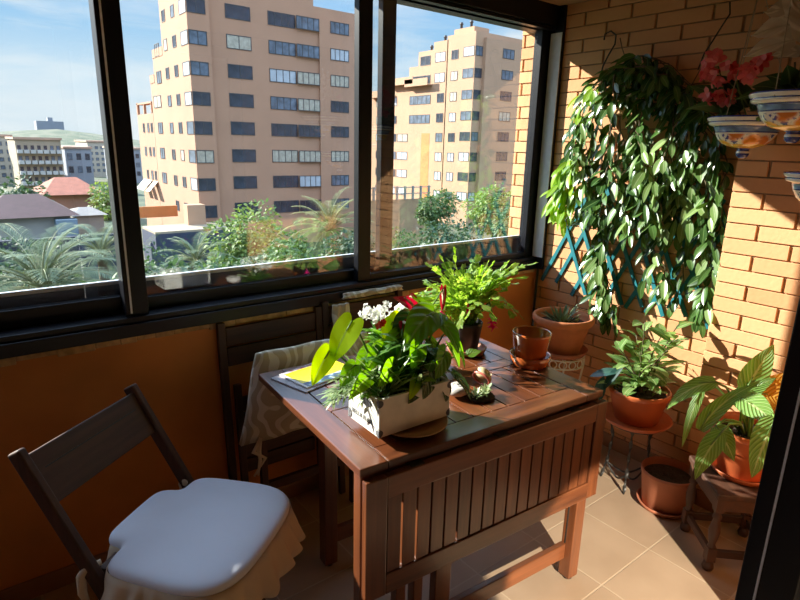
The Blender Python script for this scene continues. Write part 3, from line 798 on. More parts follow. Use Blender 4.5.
# --- pot with big ribbed leaves on the stool
QP = V((2.235, .695, .33))
saucer(QP, .118, .026, M['terracotta2'], 'orange-brown saucer on the dark footstool')
qp = thing('potted_plant', 'big ribbed-leaf plant in an orange pot standing on the dark footstool', 'potted plant', QP+V((0, 0, .0085)))
Q0 = QP+V((0, 0, .0085))
MB().lathe(pot_profile(.085, .128, .185, .009, .005, .026), n=48).build('pot', M['terracotta2'], qp); soil_mesh(.108, .150, 'soil', qp)
M['ribbed'] = leafmat('ribbed_leaf', (.10, .24, .035), (.19, .36, .07), .4, .4, veins=9, vcol=(.25, .42, .12), midrib=(.38, .52, .2))
M['amber'] = leafmat('amber_leaf', (.50, .24, .02), (.62, .33, .03), .5, .4, veins=9, vcol=(.60, .36, .06))
def big_leaf(base_px, tip_px, xb, xt, W0, nrm, mat='ribbed', droop=.4, shape='ovate', fold=.12, curl=.0, wave=.02, x0=None):
    a = pxx(*base_px, xb)-Q0; e = pxx(*tip_px, xt)-Q0
    L = (e-a).length*1.04; W = W0*.84
    d = (e-a).normalized()
    # start direction raised so that the drooped blade ends near the tip
    ax = d.cross(V((0, 0, -1)))
    if ax.length > .05: d = Matrix.Rotation(-droop*.5, 3, ax.normalized()) @ d
    bb = MB(); bb.leaf(a, d, nrm, L, W, shape, droop, fold, curl, ns=14, nc=8, wave=wave)
    l = bb.build('leaf', M[mat], qp)
    root = V((R.uniform(-.03, .03), R.uniform(-.03, .03), .148)); mid = root.lerp(a, .5)+V((0, 0, .04))
    MB().tube([root, root.lerp(mid, .5)+V((0, 0, .02)), mid, mid.lerp(a, .5)+V((0, 0, .015)), a, a+d*L*.3], [.005, .005, .0045, .004, .0035, .002], 8).build('leaf_stalk', M['stem'], l)
CAMV = V((-1, -.35, .55))
big_leaf((745, 391), (773, 346), 2.24, 2.33, .115, V((-1, -.6, .2)), droop=.1)            # upright light leaf at the top
big_leaf((716, 382), (666, 408), 2.15, 2.02, .085, V((-.3, -.5, 1)), droop=1.0)             # long leaf arching left
big_leaf((704, 384), (682, 446), 2.18, 2.12, .045, V((-1, -.3, .3)), droop=.3)              # small hanging leaf
big_leaf((700, 430), (758, 382), 2.12, 2.22, .075, V((-.5, -.3, 1)), droop=.7, fold=.2)      # dark leaf across the pot
big_leaf((722, 432), (695, 478), 2.02, 1.98, .085, V((-.9, -.5, .45)), droop=.35, curl=.05)  # big leaf hanging in front
big_leaf((716, 426), (734, 460), 2.06, 2.02, .085, V((-.9, -.6, .4)), droop=.4)
big_leaf((741, 398), (776, 424), 2.16, 2.10, .115, V((-.8, -.5, .6)), droop=.35)            # right hand leaf
big_leaf((776, 418), (752, 476), 2.02, 1.96, .105, V((-.9, -.4, .5)), droop=.3)
big_leaf((757, 392), (792, 404), 2.26, 2.30, .13, V((-.9, -.5, .6)), 'amber', droop=.25)
big_leaf((752, 400), (800, 372), 2.30, 2.32, .12, V((-.9, -.6, .3)), 'amber', droop=.1)
big_leaf((735, 402), (775, 378), 2.22, 2.30, .08, V((-.6, -.5, .8)), droop=.5)
# ================================================================== climbing plant on the right wall
RV = random.Random(33)
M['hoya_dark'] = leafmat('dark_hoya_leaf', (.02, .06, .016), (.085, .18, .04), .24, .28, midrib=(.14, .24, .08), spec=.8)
CL0 = V((XW-.02, 1.45, 1.30))
cp = thing('climbing_plant', 'large dark green climbing plant trailing over the trellis on the brick wall', 'climbing plant', CL0)
fb = MB(CL0); sb = MB(CL0)
def vine(pxs, xs, step=.030, L=.075, W=.027, mb=None, smb=None, mat=0, jit=.03, r=.0028, spread=1.0, rr=RV, lean=.55, skip=0.):
    mb = mb or fb; smb = smb or sb
    P = [pxx(u, v, x) for (u, v), x in zip(pxs, xs if isinstance(xs, (list, tuple)) else [xs]*len(pxs))]
    Q = []
    for i in range(len(P)-1):            # smooth path
        p0 = P[max(0, i-1)]; p1 = P[i]; p2 = P[i+1]; p3 = P[min(len(P)-1, i+2)]
        k = max(2, int((p2-p1).length/.03))
        for j in range(k):
            t = j/k
            Q.append(.5*((2*p1)+(p2-p0)*t+(2*p0-5*p1+4*p2-p3)*t*t+(3*p1-p0-3*p2+p3)*t**3))
    Q.append(P[-1])
    Q = [q + V((0, rr.uniform(-jit, jit)*.4, rr.uniform(-jit, jit)*.3)) for q in Q]
    for q in Q: q.x = min(q.x, (XP-.02 if q.y < YC+.02 else XW-.025))
    smb.tube(Q, r, 5)
    acc = 0; side = 1
    for a, c in zip(Q, Q[1:]):
        seg = (c-a).length; d0 = (c-a).normalized(); acc += seg
        while acc > step:
            acc -= step
            if rr.random() < skip: continue
            side = -side; p = a.lerp(c, rr.random())
            out = V((-rr.uniform(.25, 1.0)*spread, side*rr.uniform(.2, 1.0)*spread, rr.uniform(-.55, .25)))
            d = (out + d0*.3 + V((0, 0, -lean))).normalized()
            nrm = V((-1, rr.uniform(-.5, .7), rr.uniform(.1, .8)))
            l = L*rr.uniform(.65, 1.25)
            q2 = p + d*.014
            mb.leaf(q2, d, nrm, l, W*rr.uniform(.75, 1.25), 'ell', rr.uniform(.1, .9), rr.uniform(.1, .3), ns=6, nc=4)
    return Q
def rnd_x(a=2.40, b=2.51): return RV.uniform(a, b)
# crown: strands over the top, then hanging rows
tops = [((598, 78), (625, 62), (655, 56), (690, 88)), ((590, 88), (612, 74), (648, 68), (676, 78)), ((602, 92), (640, 80), (675, 95)), ((610, 70), (640, 64), (665, 74)), ((640, 66), (672, 84), (700, 100), (716, 118)), ((600, 100), (630, 95), (668, 104), (705, 112))]
for t in tops:
    for k in range(2): vine([(u+RV.uniform(-3, 3), v+RV.uniform(-2, 4)) for u, v in t], rnd_x(), .026, .092, .034, lean=.3)
hang = [((600, 80), (582, 110), (572, 150), (566, 190)), ((606, 84), (590, 130), (584, 180), (580, 215)), ((596, 95), (600, 150), (596, 200), (590, 222)), ((615, 80), (612, 130), (606, 170), (604, 220)),
        ((622, 120), (626, 150), (618, 190), (622, 228)), ((632, 130), (636, 160), (634, 200), (640, 230)), ((645, 95), (648, 140), (650, 180), (652, 232)), ((655, 150), (660, 180), (664, 215), (668, 240)),
        ((668, 90), (676, 130), (672, 170), (680, 225)), ((680, 95), (688, 140), (684, 190), (694, 235)), ((690, 100), (702, 150), (696, 190), (706, 230)), ((700, 108), (714, 145), (710, 185), (716, 240)),
        ((712, 120), (722, 150), (720, 190), (722, 232)), ((640, 120), (644, 170), (628, 210), (630, 236)), ((676, 150), (668, 185), (660, 215)), ((588, 150), (592, 185), (610, 215), (620, 230)),
        ((700, 140), (690, 170), (676, 205), (672, 236)), ((610, 150), (618, 176), (640, 200), (650, 220)), ((580, 120), (576, 150), (590, 190), (598, 216))]
for h in hang:
    for k in range(2):
        vine([(u+RV.uniform(-5, 5), v+RV.uniform(-6, 6)) for u, v in h], (rnd_x(2.37, 2.50) if h[-1][0] < 665 else rnd_x(2.46, 2.51)), .033, .086, .031, skip=.12, lean=.4, spread=1.15 if h[-1][0] < 665 else .75)
# lower trailing tails
for h, n in ((((604, 222), (603, 255), (606, 285), (612, 318)), 3), (((612, 225), (600, 260), (598, 290), (606, 312)), 2), (((652, 232), (660, 255), (668, 272), (664, 300)), 1), (((640, 270), (650, 280), (668, 282)), 1), (((714, 225), (712, 260), (706, 290), (700, 318)), 2), (((700, 240), (716, 262), (708, 300)), 1), (((690, 232), (684, 262), (680, 290), (672, 300)), 1), (((618, 222), (640, 262), (655, 300)), 0)):
    for k in range(n): vine([(u+RV.uniform(-4, 4), v+RV.uniform(-3, 3)) for u, v in h], (2.49 if h[-1][0] < 620 else rnd_x(2.46, 2.50)), .026, .085, .032)
# a few bare tendrils at the crown
for t in (((690, 88), (700, 70), (716, 62)), ((655, 58), (672, 66), (690, 84)), ((626, 60), (622, 48), (620, 38))): sb.tube([pxx(u, v, 2.49) for u, v in t], .0022, 5)
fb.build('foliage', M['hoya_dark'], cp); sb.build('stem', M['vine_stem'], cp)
# front strands: sunlight put into the colour as paler leaves (same plant)
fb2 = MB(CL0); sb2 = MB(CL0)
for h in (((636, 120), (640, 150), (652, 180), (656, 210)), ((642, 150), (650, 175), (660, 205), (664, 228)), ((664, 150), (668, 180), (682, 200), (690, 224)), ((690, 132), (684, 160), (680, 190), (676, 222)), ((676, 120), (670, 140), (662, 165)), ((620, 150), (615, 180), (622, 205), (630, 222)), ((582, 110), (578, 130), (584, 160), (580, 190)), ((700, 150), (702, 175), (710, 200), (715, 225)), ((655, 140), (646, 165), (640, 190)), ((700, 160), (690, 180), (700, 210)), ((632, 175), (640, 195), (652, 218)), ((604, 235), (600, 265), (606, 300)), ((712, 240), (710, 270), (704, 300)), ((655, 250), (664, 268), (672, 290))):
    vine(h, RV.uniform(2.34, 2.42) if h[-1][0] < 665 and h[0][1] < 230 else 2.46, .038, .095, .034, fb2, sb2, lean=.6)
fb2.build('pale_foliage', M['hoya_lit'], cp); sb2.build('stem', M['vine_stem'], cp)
# lime leaved vine beside the window
LV0 = V((2.45, 1.85, 1.35))
lv = thing('climbing_plant', 'lime green leafy vine beside the window frame at the left edge of the wall foliage', 'climbing plant', LV0)
fb3 = MB(LV0); sb3 = MB(LV0)
for h in (((572, 150), (562, 165), (556, 190), (553, 212)), ((575, 160), (572, 180), (566, 205), (562, 218)), ((580, 150), (570, 170), (562, 186), (570, 212)), ((600, 84), (584, 96), (577, 112))):
    for k in range(2): vine([(u+RV.uniform(-4, 4), v+RV.uniform(-4, 4)) for u, v in h], RV.uniform(2.36, 2.44), .030, .09, .032, fb3, sb3, lean=.5)
fb3.build('foliage', M['lime'], lv); sb3.build('stem', M['stem'], lv)
# wire hook on the wall holding the crown
hk = [pxx(*q, 2.535) for q in ((604, 40), (605, 34), (611, 31), (616, 35), (615, 44), (608, 56), (603, 66), (600, 78))]
tag(MB().tube(hk, .0035, 8).build('wall_hook', M['wire']), 'dark wire hook on the brick wall above the climbing plant', 'hook')

# ================================================================== hanging glazed bowls
def floral():
    mt, nt, b = new_mat('painted_flowers'); vec = coords(nt)
    vo = N(nt, 'ShaderNodeTexVoronoi', Scale=15.0, Randomness=1.0); nt.links.new(vec, vo.inputs['Vector'])
    hue = ramp(nt, vo.outputs['Color'], [(0, (.70, .12, .03)), (.3, (.90, .36, .03)), (.5, (.95, .55, .05)), (.7, (.50, .07, .04)), (.9, (.9, .4, .04))])
    d = ramp(nt, vo.outputs['Distance'], [(.36, (1, 1, 1)), (.5, (0, 0, 0))])
    nz = N(nt, 'ShaderNodeTexNoise', Scale=70.0, Detail=3.0); nt.links.new(vec, nz.inputs['Vector'])
    bl = ramp(nt, nz.outputs['Fac'], [(.52, (.86, .85, .82)), (.60, (.06, .10, .40))])
    mx = N(nt, 'ShaderNodeMix', data_type='RGBA'); nt.links.new(d, mx.inputs[0]); nt.links.new(bl, mx.inputs[6]); nt.links.new(hue, mx.inputs[7])
    nt.links.new(mx.outputs[2], b.inputs['Base Color']); b.inputs['Roughness'].default_value = .15; b.inputs['Coat Weight'].default_value = .6
    return mt
M['floral'] = floral(); M['yellow_glaze'] = plain('yellow_glaze', (.72, .45, .06), .15, 0, .15, 20, coat=.6)
bowl_mats = [M['porcelain'], M['blue_glaze'], M['blue_light'], M['floral'], M['yellow_glaze'], M['soil']]
def bowl(s, H_):
    # radius, height, material of the band that follows
    P = [(.0, -.030, 1), (.012, -.030, 1), (.020, -.022, 1), (.023, -.012, 0), (.021, -.004, 1), (.018, .002, 1), (.030, .006, 4), (.060, .014, 4), (.072, .020, 3), (.090, .036, 3), (.100, .055, 0), (.103, .060, 1), (.104, .064, 2), (.106, .070, 2), (.110, .080, 1), (.116, .084, 0), (.126, .088, 0), (.130, .096, 1), (.128, .100, 0), (.133, .104, 0), (.136, .112, 1), (.135, .117, 1), (.129, .118, 0), (.122, .110, 0), (.118, .100, 5), (0, .100, 5)]
    return [(r*s, z*s) for r, z, _ in P], [m_ for _, _, m_ in P]
def hang_bowl(px_c, x, s, label, rimz_px):
    c = pxx(*px_c, x); p, ms = bowl(s, 1)
    t = thing('hanging_planter', label, 'hanging planter', c)
    MB().lathe(p, n=56, mats=ms[:-1]).build('bowl', bowl_mats, t)
    return t, c
def hanger(t, c, s, hook):
    hk_ = V(hook)-c
    for k in range(3):
        a = D2R(170+120*k); p = V((.131*s*math.cos(a), .131*s*math.sin(a), .112*s))
        MB().tube([p - V((0, 0, .012)), p + V((0, 0, .01)), p.lerp(hk_, .5), hk_], .0016, 5).build('string', M['string'], t)
    a = D2R(215); p = V((.134*s*math.cos(a), .134*s*math.sin(a), .104*s))
    MB().lathe([(0, -.008), (.008, -.003), (.009, .003), (0, .009)], p, 12).build('knot', M['stem'], t)
h1, c1 = hang_bowl((743, 150), 2.262, .96, 'blue and white painted hanging bowl with coral flowers, leftmost of the three bowls', 0)
h2, c2 = hang_bowl((793, 133), 2.05, .99, 'painted hanging bowl with large pale dried leaves at upper right, highest of three bowls', 0)
h3, c3 = hang_bowl((826, 210), 2.235, 1.0, 'painted hanging bowl at right edge below the other two bowls', 0)
hanger(h1, c1, .96, pxx(762, -20, 2.31)); hanger(h2, c2, .99, pxx(802, -60, 2.08)); hanger(h3, c3, 1.0, pxx(808, 110, 2.30))
# coral flowers + leaves in bowl 1
RB = random.Random(5)
M['coral'] = leafmat('coral_petal', (.66, .10, .09), (.85, .30, .26), .5, .35)
M['begonia'] = leafmat('begonia_leaf', (.03, .075, .022), (.09, .16, .05), .35, .3, midrib=(.2, .28, .12))
M['pale_leaf'] = leafmat('pale_dried_leaf', (.50, .43, .32), (.72, .64, .50), .6, .35, veins=2, vcol=(.74, .67, .54), midrib=(.55, .48, .35))
def cluster(parent, centers, n, rad, mat, pet, off, rr, size=.026):
    b = MB(off)
    for c in centers:
        for k in range(n):
            v_ = V((rr.gauss(0, 1), rr.gauss(0, 1), rr.gauss(0, 1))).normalized()*rad*rr.uniform(.4, 1); p = c+v_
            f = (v_.normalized()+V((-.5, -.3, .1))).normalized(); u = f.orthogonal().normalized(); w_ = f.cross(u)
            a0 = rr.uniform(0, 6)
            for q in range(pet):
                a = a0+2*math.pi*q/pet
                d = u*math.cos(a)+w_*math.sin(a)+f*.35
                b.leaf(p, d, f, size*rr.uniform(.8, 1.2), size*.85, 'ell', .3, -.15, ns=4, nc=2)
    return b.build('flower', M[mat], parent)
x1 = 2.24
cluster(h1, [pxx(u, v, x1) for u, v in ((716, 62), (708, 74), (722, 76), (731, 68))], 7, .035, 'coral', 4, c1, RB)
cluster(h1, [pxx(u, v, x1) for u, v in ((714, 96), (724, 98))], 6, .028, 'coral', 4, c1, RB)
cluster(h1, [pxx(u, v, 2.30) for u, v in ((738, 76),)], 6, .03, 'coral', 4, c1, RB)
b = MB(c1)
for u in ((718, 66), (712, 80), (718, 100), (735, 75)):
    b.tube([c1+V((RB.uniform(-.03, .03), RB.uniform(-.03, .03), .09)), pxx(u[0]+8, u[1]+30, 2.26), pxx(u[0], u[1], x1)], .0025, 5)
b.build('stem', M['stem'], h1)
b = MB(c1)
for u, v, u2, v2 in ((736, 110, 700, 70), (742, 108, 712, 92), (748, 106, 728, 64), (752, 108, 764, 84), (740, 112, 704, 112), (744, 108, 745, 82), (735, 108, 722, 118), (750, 110, 768, 100), (738, 110, 690, 92)):
    a, e = pxx(u, v, 2.27), pxx(u2, v2, RB.uniform(2.24, 2.34)); d = e-a
    b.leaf(a, d, V((-.7, -.4, .7)), d.length, d.length*.45, 'ovate', .5, .15, ns=8, nc=4)
b.build('foliage', M['begonia'], h1)
# bowl 2: large pale leaves, dark leaves and red flowers behind
b = MB(c2)
for u, v, u2, v2, w_ in ((796, 40, 744, 56, .075), (800, 24, 752, 36, .09), (804, 10, 764, 14, .09), (806, 20, 790, -14, .10), (800, 52, 772, 60, .05), (810, 40, 800, -6, .09)):
    a, e = pxx(u, v, 2.06), pxx(u2, v2, 2.02); d = e-a
    b.leaf(a, d + V((0, 0, .03)), V((-.8, -.35, .55)), d.length*1.03, w_, 'ovate', .45, .18, ns=12, nc=6, wave=.07)
b.build('pale_foliage', M['pale_leaf'], h2)
b = MB(c2)
for u, v, u2, v2, w_ in ((786, 92, 752, 82, .07), (784, 94, 734, 92, .055), (800, 92, 770, 68, .08), (796, 90, 812, 66, .08), (780, 94, 760, 90, .06), (806, 94, 840, 80, .07), (790, 92, 790, 60, .08)):
    a, e = pxx(u, v, 2.05), pxx(u2, v2, 2.00); d = e-a
    b.leaf(a, d + V((0, 0, .02)), V((-.6, -.4, .8)), d.length, w_, 'ovate', .6, .15, ns=10, nc=6, wave=.03)
b.build('foliage', M['begonia'], h2)
cluster(h2, [pxx(u, v, 2.12) for u, v in ((756, 66), (768, 58), (748, 74))], 5, .03, 'coral', 4, c2, RB)
b = MB(c2)
for u in ((795, 62), (802, 40), (790, 66)): b.tube([c2+V((RB.uniform(-.02, .02), RB.uniform(-.02, .02), .10)), pxx(u[0], u[1]+18, 2.06), pxx(u[0], u[1], 2.05)], .003, 5)
b.build('stem', M['vine_stem'], h2)
b = MB(c3)
for k in range(9):
    a = k*.7; b.leaf(c3+V((0, 0, .1)), V((math.cos(a), math.sin(a), 1.1)), V((0, 0, 1)), RB.uniform(.07, .10), .045, 'ovate', .9, .15, ns=8, nc=4)
b.build('foliage', M['begonia'], h3)
# dark bare stems above the first bowl
tag(MB().tube([pxx(*q, 2.46) for q in ((730, 2), (730, 14), (722, 26), (712, 42), (704, 54), (698, 70))], .003, 5).build('wire', M['wire']), 'thin dark wire hanging in a curve down the brick wall above the coral flowers', 'wire')

# ================================================================== white planter box on the table
BX = V((.915, 1.148, TH))
dish = MB().lathe([(0, 0), (.060, 0), (.090, .010), (.104, .020), (.102, .022), (.06, .010), (0, .009)], n=44).build('dish', plain('pale_wood_dish', (.45, .28, .14), .5, 0, .15, 12)); dish.location = BX + V((.02, -.03, 0))
tag(dish, 'round pale wooden dish under the white planter box', 'dish')
PB = BX+V((0, 0, .0235))
pl = thing('planter_box', 'weathered white wooden planter box crowded with anthurium and other plants', 'planter', PB, D2R(-2))
M['white_wood'] = plain('whitewashed_wood', (.72, .70, .64), .7, 0, .14, 16, .3)
hw, hd, hh, tk = .120, .076, .108, .009
b = MB(); b.box((-hw, -hd, .0), (hw, -hd+tk, hh)); b.box((-hw, hd-tk, 0), (hw, hd, hh)); b.box((-hw+.0005, -hd+tk, 0), (-hw+tk, hd-tk, hh)); b.box((hw-tk, -hd+tk, 0), (hw-.0005, hd-tk, hh)); b.box((-hw+tk, -hd+tk, 0), (hw-tk, hd-tk, .008))
bx = b.build('box', M['white_wood'], pl, bevel=.001)
M['bracket'] = plain('dark_grey_bracket', (.07, .07, .075), .5, .3, .15, 40)
for sx in (-1, 1):
    for z in (.012, hh-.012):
        for sy in (-1,):
            r_ = .011
            bb = MB()
            # rounded metal corner caps on front face and side face
            n = 12; y = -hd-.0012
            ring = [bb.vert((sx*(hw+.0012) - sx*abs(r_*1.25*math.sin(math.pi*k/n)), y, z + r_*math.cos(math.pi*k/n))) for k in range(n+1)]
            bb.face(ring if sx < 0 else ring[::-1], 0)
            x = sx*(hw+.0012)
            ring = [bb.vert((x, -hd-.0012+abs(r_*1.25*math.sin(math.pi*k/n)), z + r_*math.cos(math.pi*k/n))) for k in range(n+1)]
            bb.face(ring[::-1] if sx < 0 else ring, 0)
            bb.build('corner_bracket', M['bracket'], bx)
bb = MB(); n = 12; x = -hw-.0012
ring = [bb.vert((x, hd+.0012-abs(.018*math.sin(math.pi*k/n)), .016+.015*math.cos(math.pi*k/n))) for k in range(n+1)]; bb.face(ring, 0); bb.build('corner_bracket', M['bracket'], bx)
# oval hand hole on the left side (flat dark oval painted for the shade inside) and stencilled lettering
bb = MB(); n = 28
r1 = [bb.vert((-hw-.0012, -.012+.026*math.cos(2*math.pi*k/n), .080+.011*math.sin(2*math.pi*k/n))) for k in range(n)]; bb.face(r1[::-1], 0)
bb.build('handle_hole_shade', M['bracket'], bx)
M['ink'] = plain('grey_stencil_ink', (.10, .10, .11), .8, 0, .2, 60)
def text_obj(txt, size, mat, parent, loc, rot, name='lettering', ext=.0004):
    cu_ = bpy.data.curves.new(name, 'FONT'); cu_.body = txt; cu_.size = size; cu_.align_x = 'CENTER'; cu_.align_y = 'CENTER'; cu_.extrude = ext
    ob = bpy.data.objects.new(name, cu_); C.objects.link(ob)
    bpy.context.view_layer.update()
    dg = bpy.context.evaluated_depsgraph_get(); me = bpy.data.meshes.new_from_object(ob.evaluated_get(dg))
    bpy.data.objects.remove(ob); me.materials.clear(); me.materials.append(mat)
    o = bpy.data.objects.new(name, me); C.objects.link(o); o.parent = parent; o.location = loc; o.rotation_euler = rot
    return o
text_obj('BELLA FLOR', .019, M['ink'], bx, (-hw-.0008, .006, .030), (D2R(90), 0, D2R(-90)))
soil_mesh(.05, 0, 'soil', pl); so_ = bpy.data.objects['soil'] if False else None
sl = pl.children[-1]; sl.scale = (2.15, 1.3, 1); sl.location = (0, 0, .085)
RP = random.Random(9)
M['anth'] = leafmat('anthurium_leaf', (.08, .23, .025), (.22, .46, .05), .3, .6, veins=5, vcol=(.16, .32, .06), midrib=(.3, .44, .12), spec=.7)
M['anth_lit'] = leafmat('backlit_tone_anthurium_leaf', (.42, .68, .03), (.52, .78, .04), .35, .7, midrib=(.4, .6, .12))  # backlit glow put into the leaf's base colour
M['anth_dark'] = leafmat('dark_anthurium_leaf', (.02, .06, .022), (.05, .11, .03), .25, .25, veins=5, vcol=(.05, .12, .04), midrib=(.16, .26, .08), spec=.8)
M['anth_mid'] = leafmat('mid_green_leaf', (.035, .11, .022), (.16, .34, .05), .3, .5, midrib=(.2, .34, .1))
M['spathe'] = leafmat('red_spathe', (.30, .012, .008), (.42, .035, .012), .18, .3, spec=.9)
M['kal_red'] = leafmat('small_orange_red_petal', (.60, .05, .03), (.75, .16, .08), .4, .4)
M['grassy'] = leafmat('narrow_variegated_leaf', (.10, .20, .05), (.45, .55, .30), .35, .35, midrib=(.04, .12, .02))
PBm = Matrix.Rotation(D2R(-2), 4, 'Z')
def heart(bpx, tpx, yb, yt, W, nrm, mat, droop=.3, fold=.12, wave=.02, stalk=True, shape='heart'):
    a = py(*bpx, yb)-PB; e = py(*tpx, yt)-PB; d = e-a; L = d.length*1.03
    ax = d.cross(V((0, 0, -1)))
    if ax.length > .002: d = Matrix.Rotation(-droop*.5, 3, ax.normalized()) @ d
    bb = MB(); bb.leaf(a, d, nrm, L, W, shape, droop, fold, 0, ns=12, nc=8, wave=wave)
    l = bb.build('leaf', M[mat], pl)
    if stalk:
        r0 = V((max(-.09, min(.09, a.x*.4+RP.uniform(-.02, .02))), max(-.05, min(.05, a.y*.3)), .085))
        MB().tube([r0, r0.lerp(a, .45)+V((0, 0, .02)), r0.lerp(a, .8)+V((0, 0, .015)), a, a+d.normalized()*L*.25], [.0032, .003, .0028, .0025, .0012], 7).build('leaf_stalk', M['stem'], l)
Cn = V((-.2, -.9, .45))
heart((349, 349), (336, 364), 1.22, 1.20, .01, Cn, 'anth_lit', stalk=False, shape='strap') if False else None
heart((352, 322), (333, 363), 1.20, 1.17, .075, V((-.75, -.65, .35)), 'anth_lit', .25, .06)
heart((330, 352), (314, 386), 1.19, 1.16, .055, V((-.6, -.75, .3)), 'anth_lit', .25, .1)
heart((432, 312), (404, 350), 1.20, 1.12, .10, V((-.2, -.6, .8)), 'anth', .7, .12)
heart((436, 318), (458, 352), 1.18, 1.10, .085, V((.3, -.7, .7)), 'anth', .8, .15)
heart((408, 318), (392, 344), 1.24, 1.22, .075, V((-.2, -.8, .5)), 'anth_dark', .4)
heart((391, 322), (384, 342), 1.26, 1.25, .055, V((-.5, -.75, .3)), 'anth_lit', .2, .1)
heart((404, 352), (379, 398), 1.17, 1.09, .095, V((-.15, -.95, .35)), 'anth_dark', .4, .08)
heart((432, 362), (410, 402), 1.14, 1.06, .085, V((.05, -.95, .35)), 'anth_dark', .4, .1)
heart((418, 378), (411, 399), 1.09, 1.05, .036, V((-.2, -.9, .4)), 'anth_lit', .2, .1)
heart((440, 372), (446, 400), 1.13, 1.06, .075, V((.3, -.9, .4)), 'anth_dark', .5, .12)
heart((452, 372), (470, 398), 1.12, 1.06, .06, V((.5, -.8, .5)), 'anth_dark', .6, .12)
heart((374, 374), (351, 400), 1.13, 1.08, .045, V((-.4, -.8, .5)), 'anth', .5, .25, shape='ovate')
heart((446, 330), (464, 366), 1.16, 1.10, .055, V((.5, -.7, .6)), 'anth', .6, .15)
heart((420, 345), (412, 368), 1.12, 1.08, .055, V((-.2, -.9, .5)), 'anth', .5, .15)
heart((464, 354), (478, 350), 1.20, 1.18, .035, V((.1, -.5, .9)), 'anth', .2, .15, shape='ovate')
heart((445, 352), (436, 378), 1.10, 1.05, .06, V((0, -.9, .4)), 'anth', .5, .15)
heart((398, 334), (381, 360), 1.22, 1.18, .05, V((-.4, -.8, .5)), 'anth', .5, .15)
for bp, tp, yb, yt, w_, nr, mt_ in (((410, 340), (396, 366), 1.20, 1.13, .065, (-.3, -.85, .5), 'anth'), ((428, 338), (440, 368), 1.18, 1.10, .065, (.3, -.8, .6), 'anth'), ((385, 346), (366, 372), 1.20, 1.14, .055, (-.5, -.75, .5), 'anth'),
        ((420, 312), (444, 330), 1.24, 1.20, .075, (.2, -.6, .8), 'anth'), ((398, 318), (386, 338), 1.27, 1.24, .06, (-.3, -.8, .5), 'anth_lit'), ((372, 350), (356, 372), 1.20, 1.16, .05, (-.5, -.7, .5), 'anth'),
        ((448, 344), (458, 366), 1.16, 1.11, .05, (.4, -.8, .5), 'anth'), ((394, 366), (380, 386), 1.12, 1.07, .055, (-.2, -.95, .3), 'anth'), ((430, 372), (424, 398), 1.10, 1.05, .06, (0, -.95, .3), 'anth_dark'), ((356, 366), (342, 388), 1.14, 1.11, .045, (-.5, -.7, .5), 'anth'), ((412, 300), (428, 318), 1.28, 1.24, .06, (.1, -.7, .7), 'anth')):
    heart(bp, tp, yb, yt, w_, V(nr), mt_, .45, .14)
# red spathes with spadix
def spathe(bpx, tpx, y, W, nrm, fold=.5):
    a = py(*bpx, y)-PB; e = py(*tpx, y-.015)-PB; d = e-a
    bb = MB(); bb.leaf(a, d, nrm, d.length, W, 'heart', .2, fold, 0, ns=12, nc=8)
    f = bb.build('flower', M['spathe'], pl)
    MB().tube([a, a+nrm.normalized()*.015+d*.25, a+nrm.normalized()*.022+d*.6], [.004, .0045, .002], 8).build('spadix', plain('cream_spadix', (.75, .62, .35), .5), f)
    MB().tube([V((a.x*.5, a.y*.4, .085)), a*.6+V((0, 0, .07)), a], [.003, .0028, .0025], 6).build('flower_stalk', M['stem'], f)
spathe((412, 307), (393, 294), 1.26, .036, V((-.3, -.8, .5)), .45)
spathe((408, 296), (416, 308), 1.30, .034, V((-.1, -.7, -.6)), .35)
spathe((402, 322), (406, 333), 1.22, .04, V((-.1, -.8, .5)), .3)
spathe((440, 288), (439, 312), 1.30, .022, V((-.6, -.8, .1)), .6)
cluster(pl, [py(u, v, 1.24)-PB for u, v in ((381, 323), (378, 326))], 5, .008, 'kal_red', 4, (0, 0, 0), RP, .011)
# narrow variegated leaves spilling to the left
bb = MB(); sbm = MB()
for k in range(16):
    u, v = RP.uniform(332, 375), RP.uniform(372, 402)
    tip = py(u, v, RP.uniform(1.10, 1.20))-PB; root = V((RP.uniform(-.10, -.05), RP.uniform(-.04, .05), .09))
    mid = root.lerp(tip, .5) + V((0, 0, RP.uniform(.03, .06)))
    pts = [root.lerp(mid, t)*(1-t)+mid.lerp(tip, t)*t for t in [q/7 for q in range(8)]]
    sbm.tube(pts, .0017, 5)
    for i in range(1, 8):
        for s_ in (-1, 1, 0):
            d = (pts[i]-pts[i-1]).normalized(); sd = d.cross(V((0, 0, 1))).normalized()*s_
            bb.leaf(pts[i], d*.9+sd*.8+V((0, 0, .25)), V((0, 0, 1)), RP.uniform(.025, .045), .007, 'lance', .4, .2, ns=4, nc=2)
for k in range(60):   # dense narrow blades in the middle of the box
    a = RP.uniform(0, 6.28); el = RP.uniform(.7, 1.4); d = V((math.cos(a)*math.cos(el), math.sin(a)*math.cos(el), math.sin(el)))
    bb.leaf(V((RP.uniform(-.11, .06), RP.uniform(-.05, .05), .088)), d, V((-math.cos(a), -math.sin(a), .6)), RP.uniform(.10, .17), .012, 'lance', RP.uniform(.3, 1.1), .2, ns=6, nc=2)
bb.build('narrow_foliage', M['grassy'], pl); sbm.build('stem', M['stem'], pl)
bb = MB()
for k in range(64):
    a = RP.uniform(0, 6.28); el = RP.uniform(.4, 1.3); d = V((math.cos(a)*math.cos(el), math.sin(a)*math.cos(el), math.sin(el)))
    bb.leaf(V((RP.uniform(-.10, .10), RP.uniform(-.055, .055), RP.uniform(.09, .20))), d, V((-math.cos(a)*.6, -math.sin(a)*.6, 1)), RP.uniform(.05, .09), .037, 'ovate', RP.uniform(.3, 1.2), .15, ns=6, nc=4)
bb.build('undergrowth', M['anth_mid'], pl)
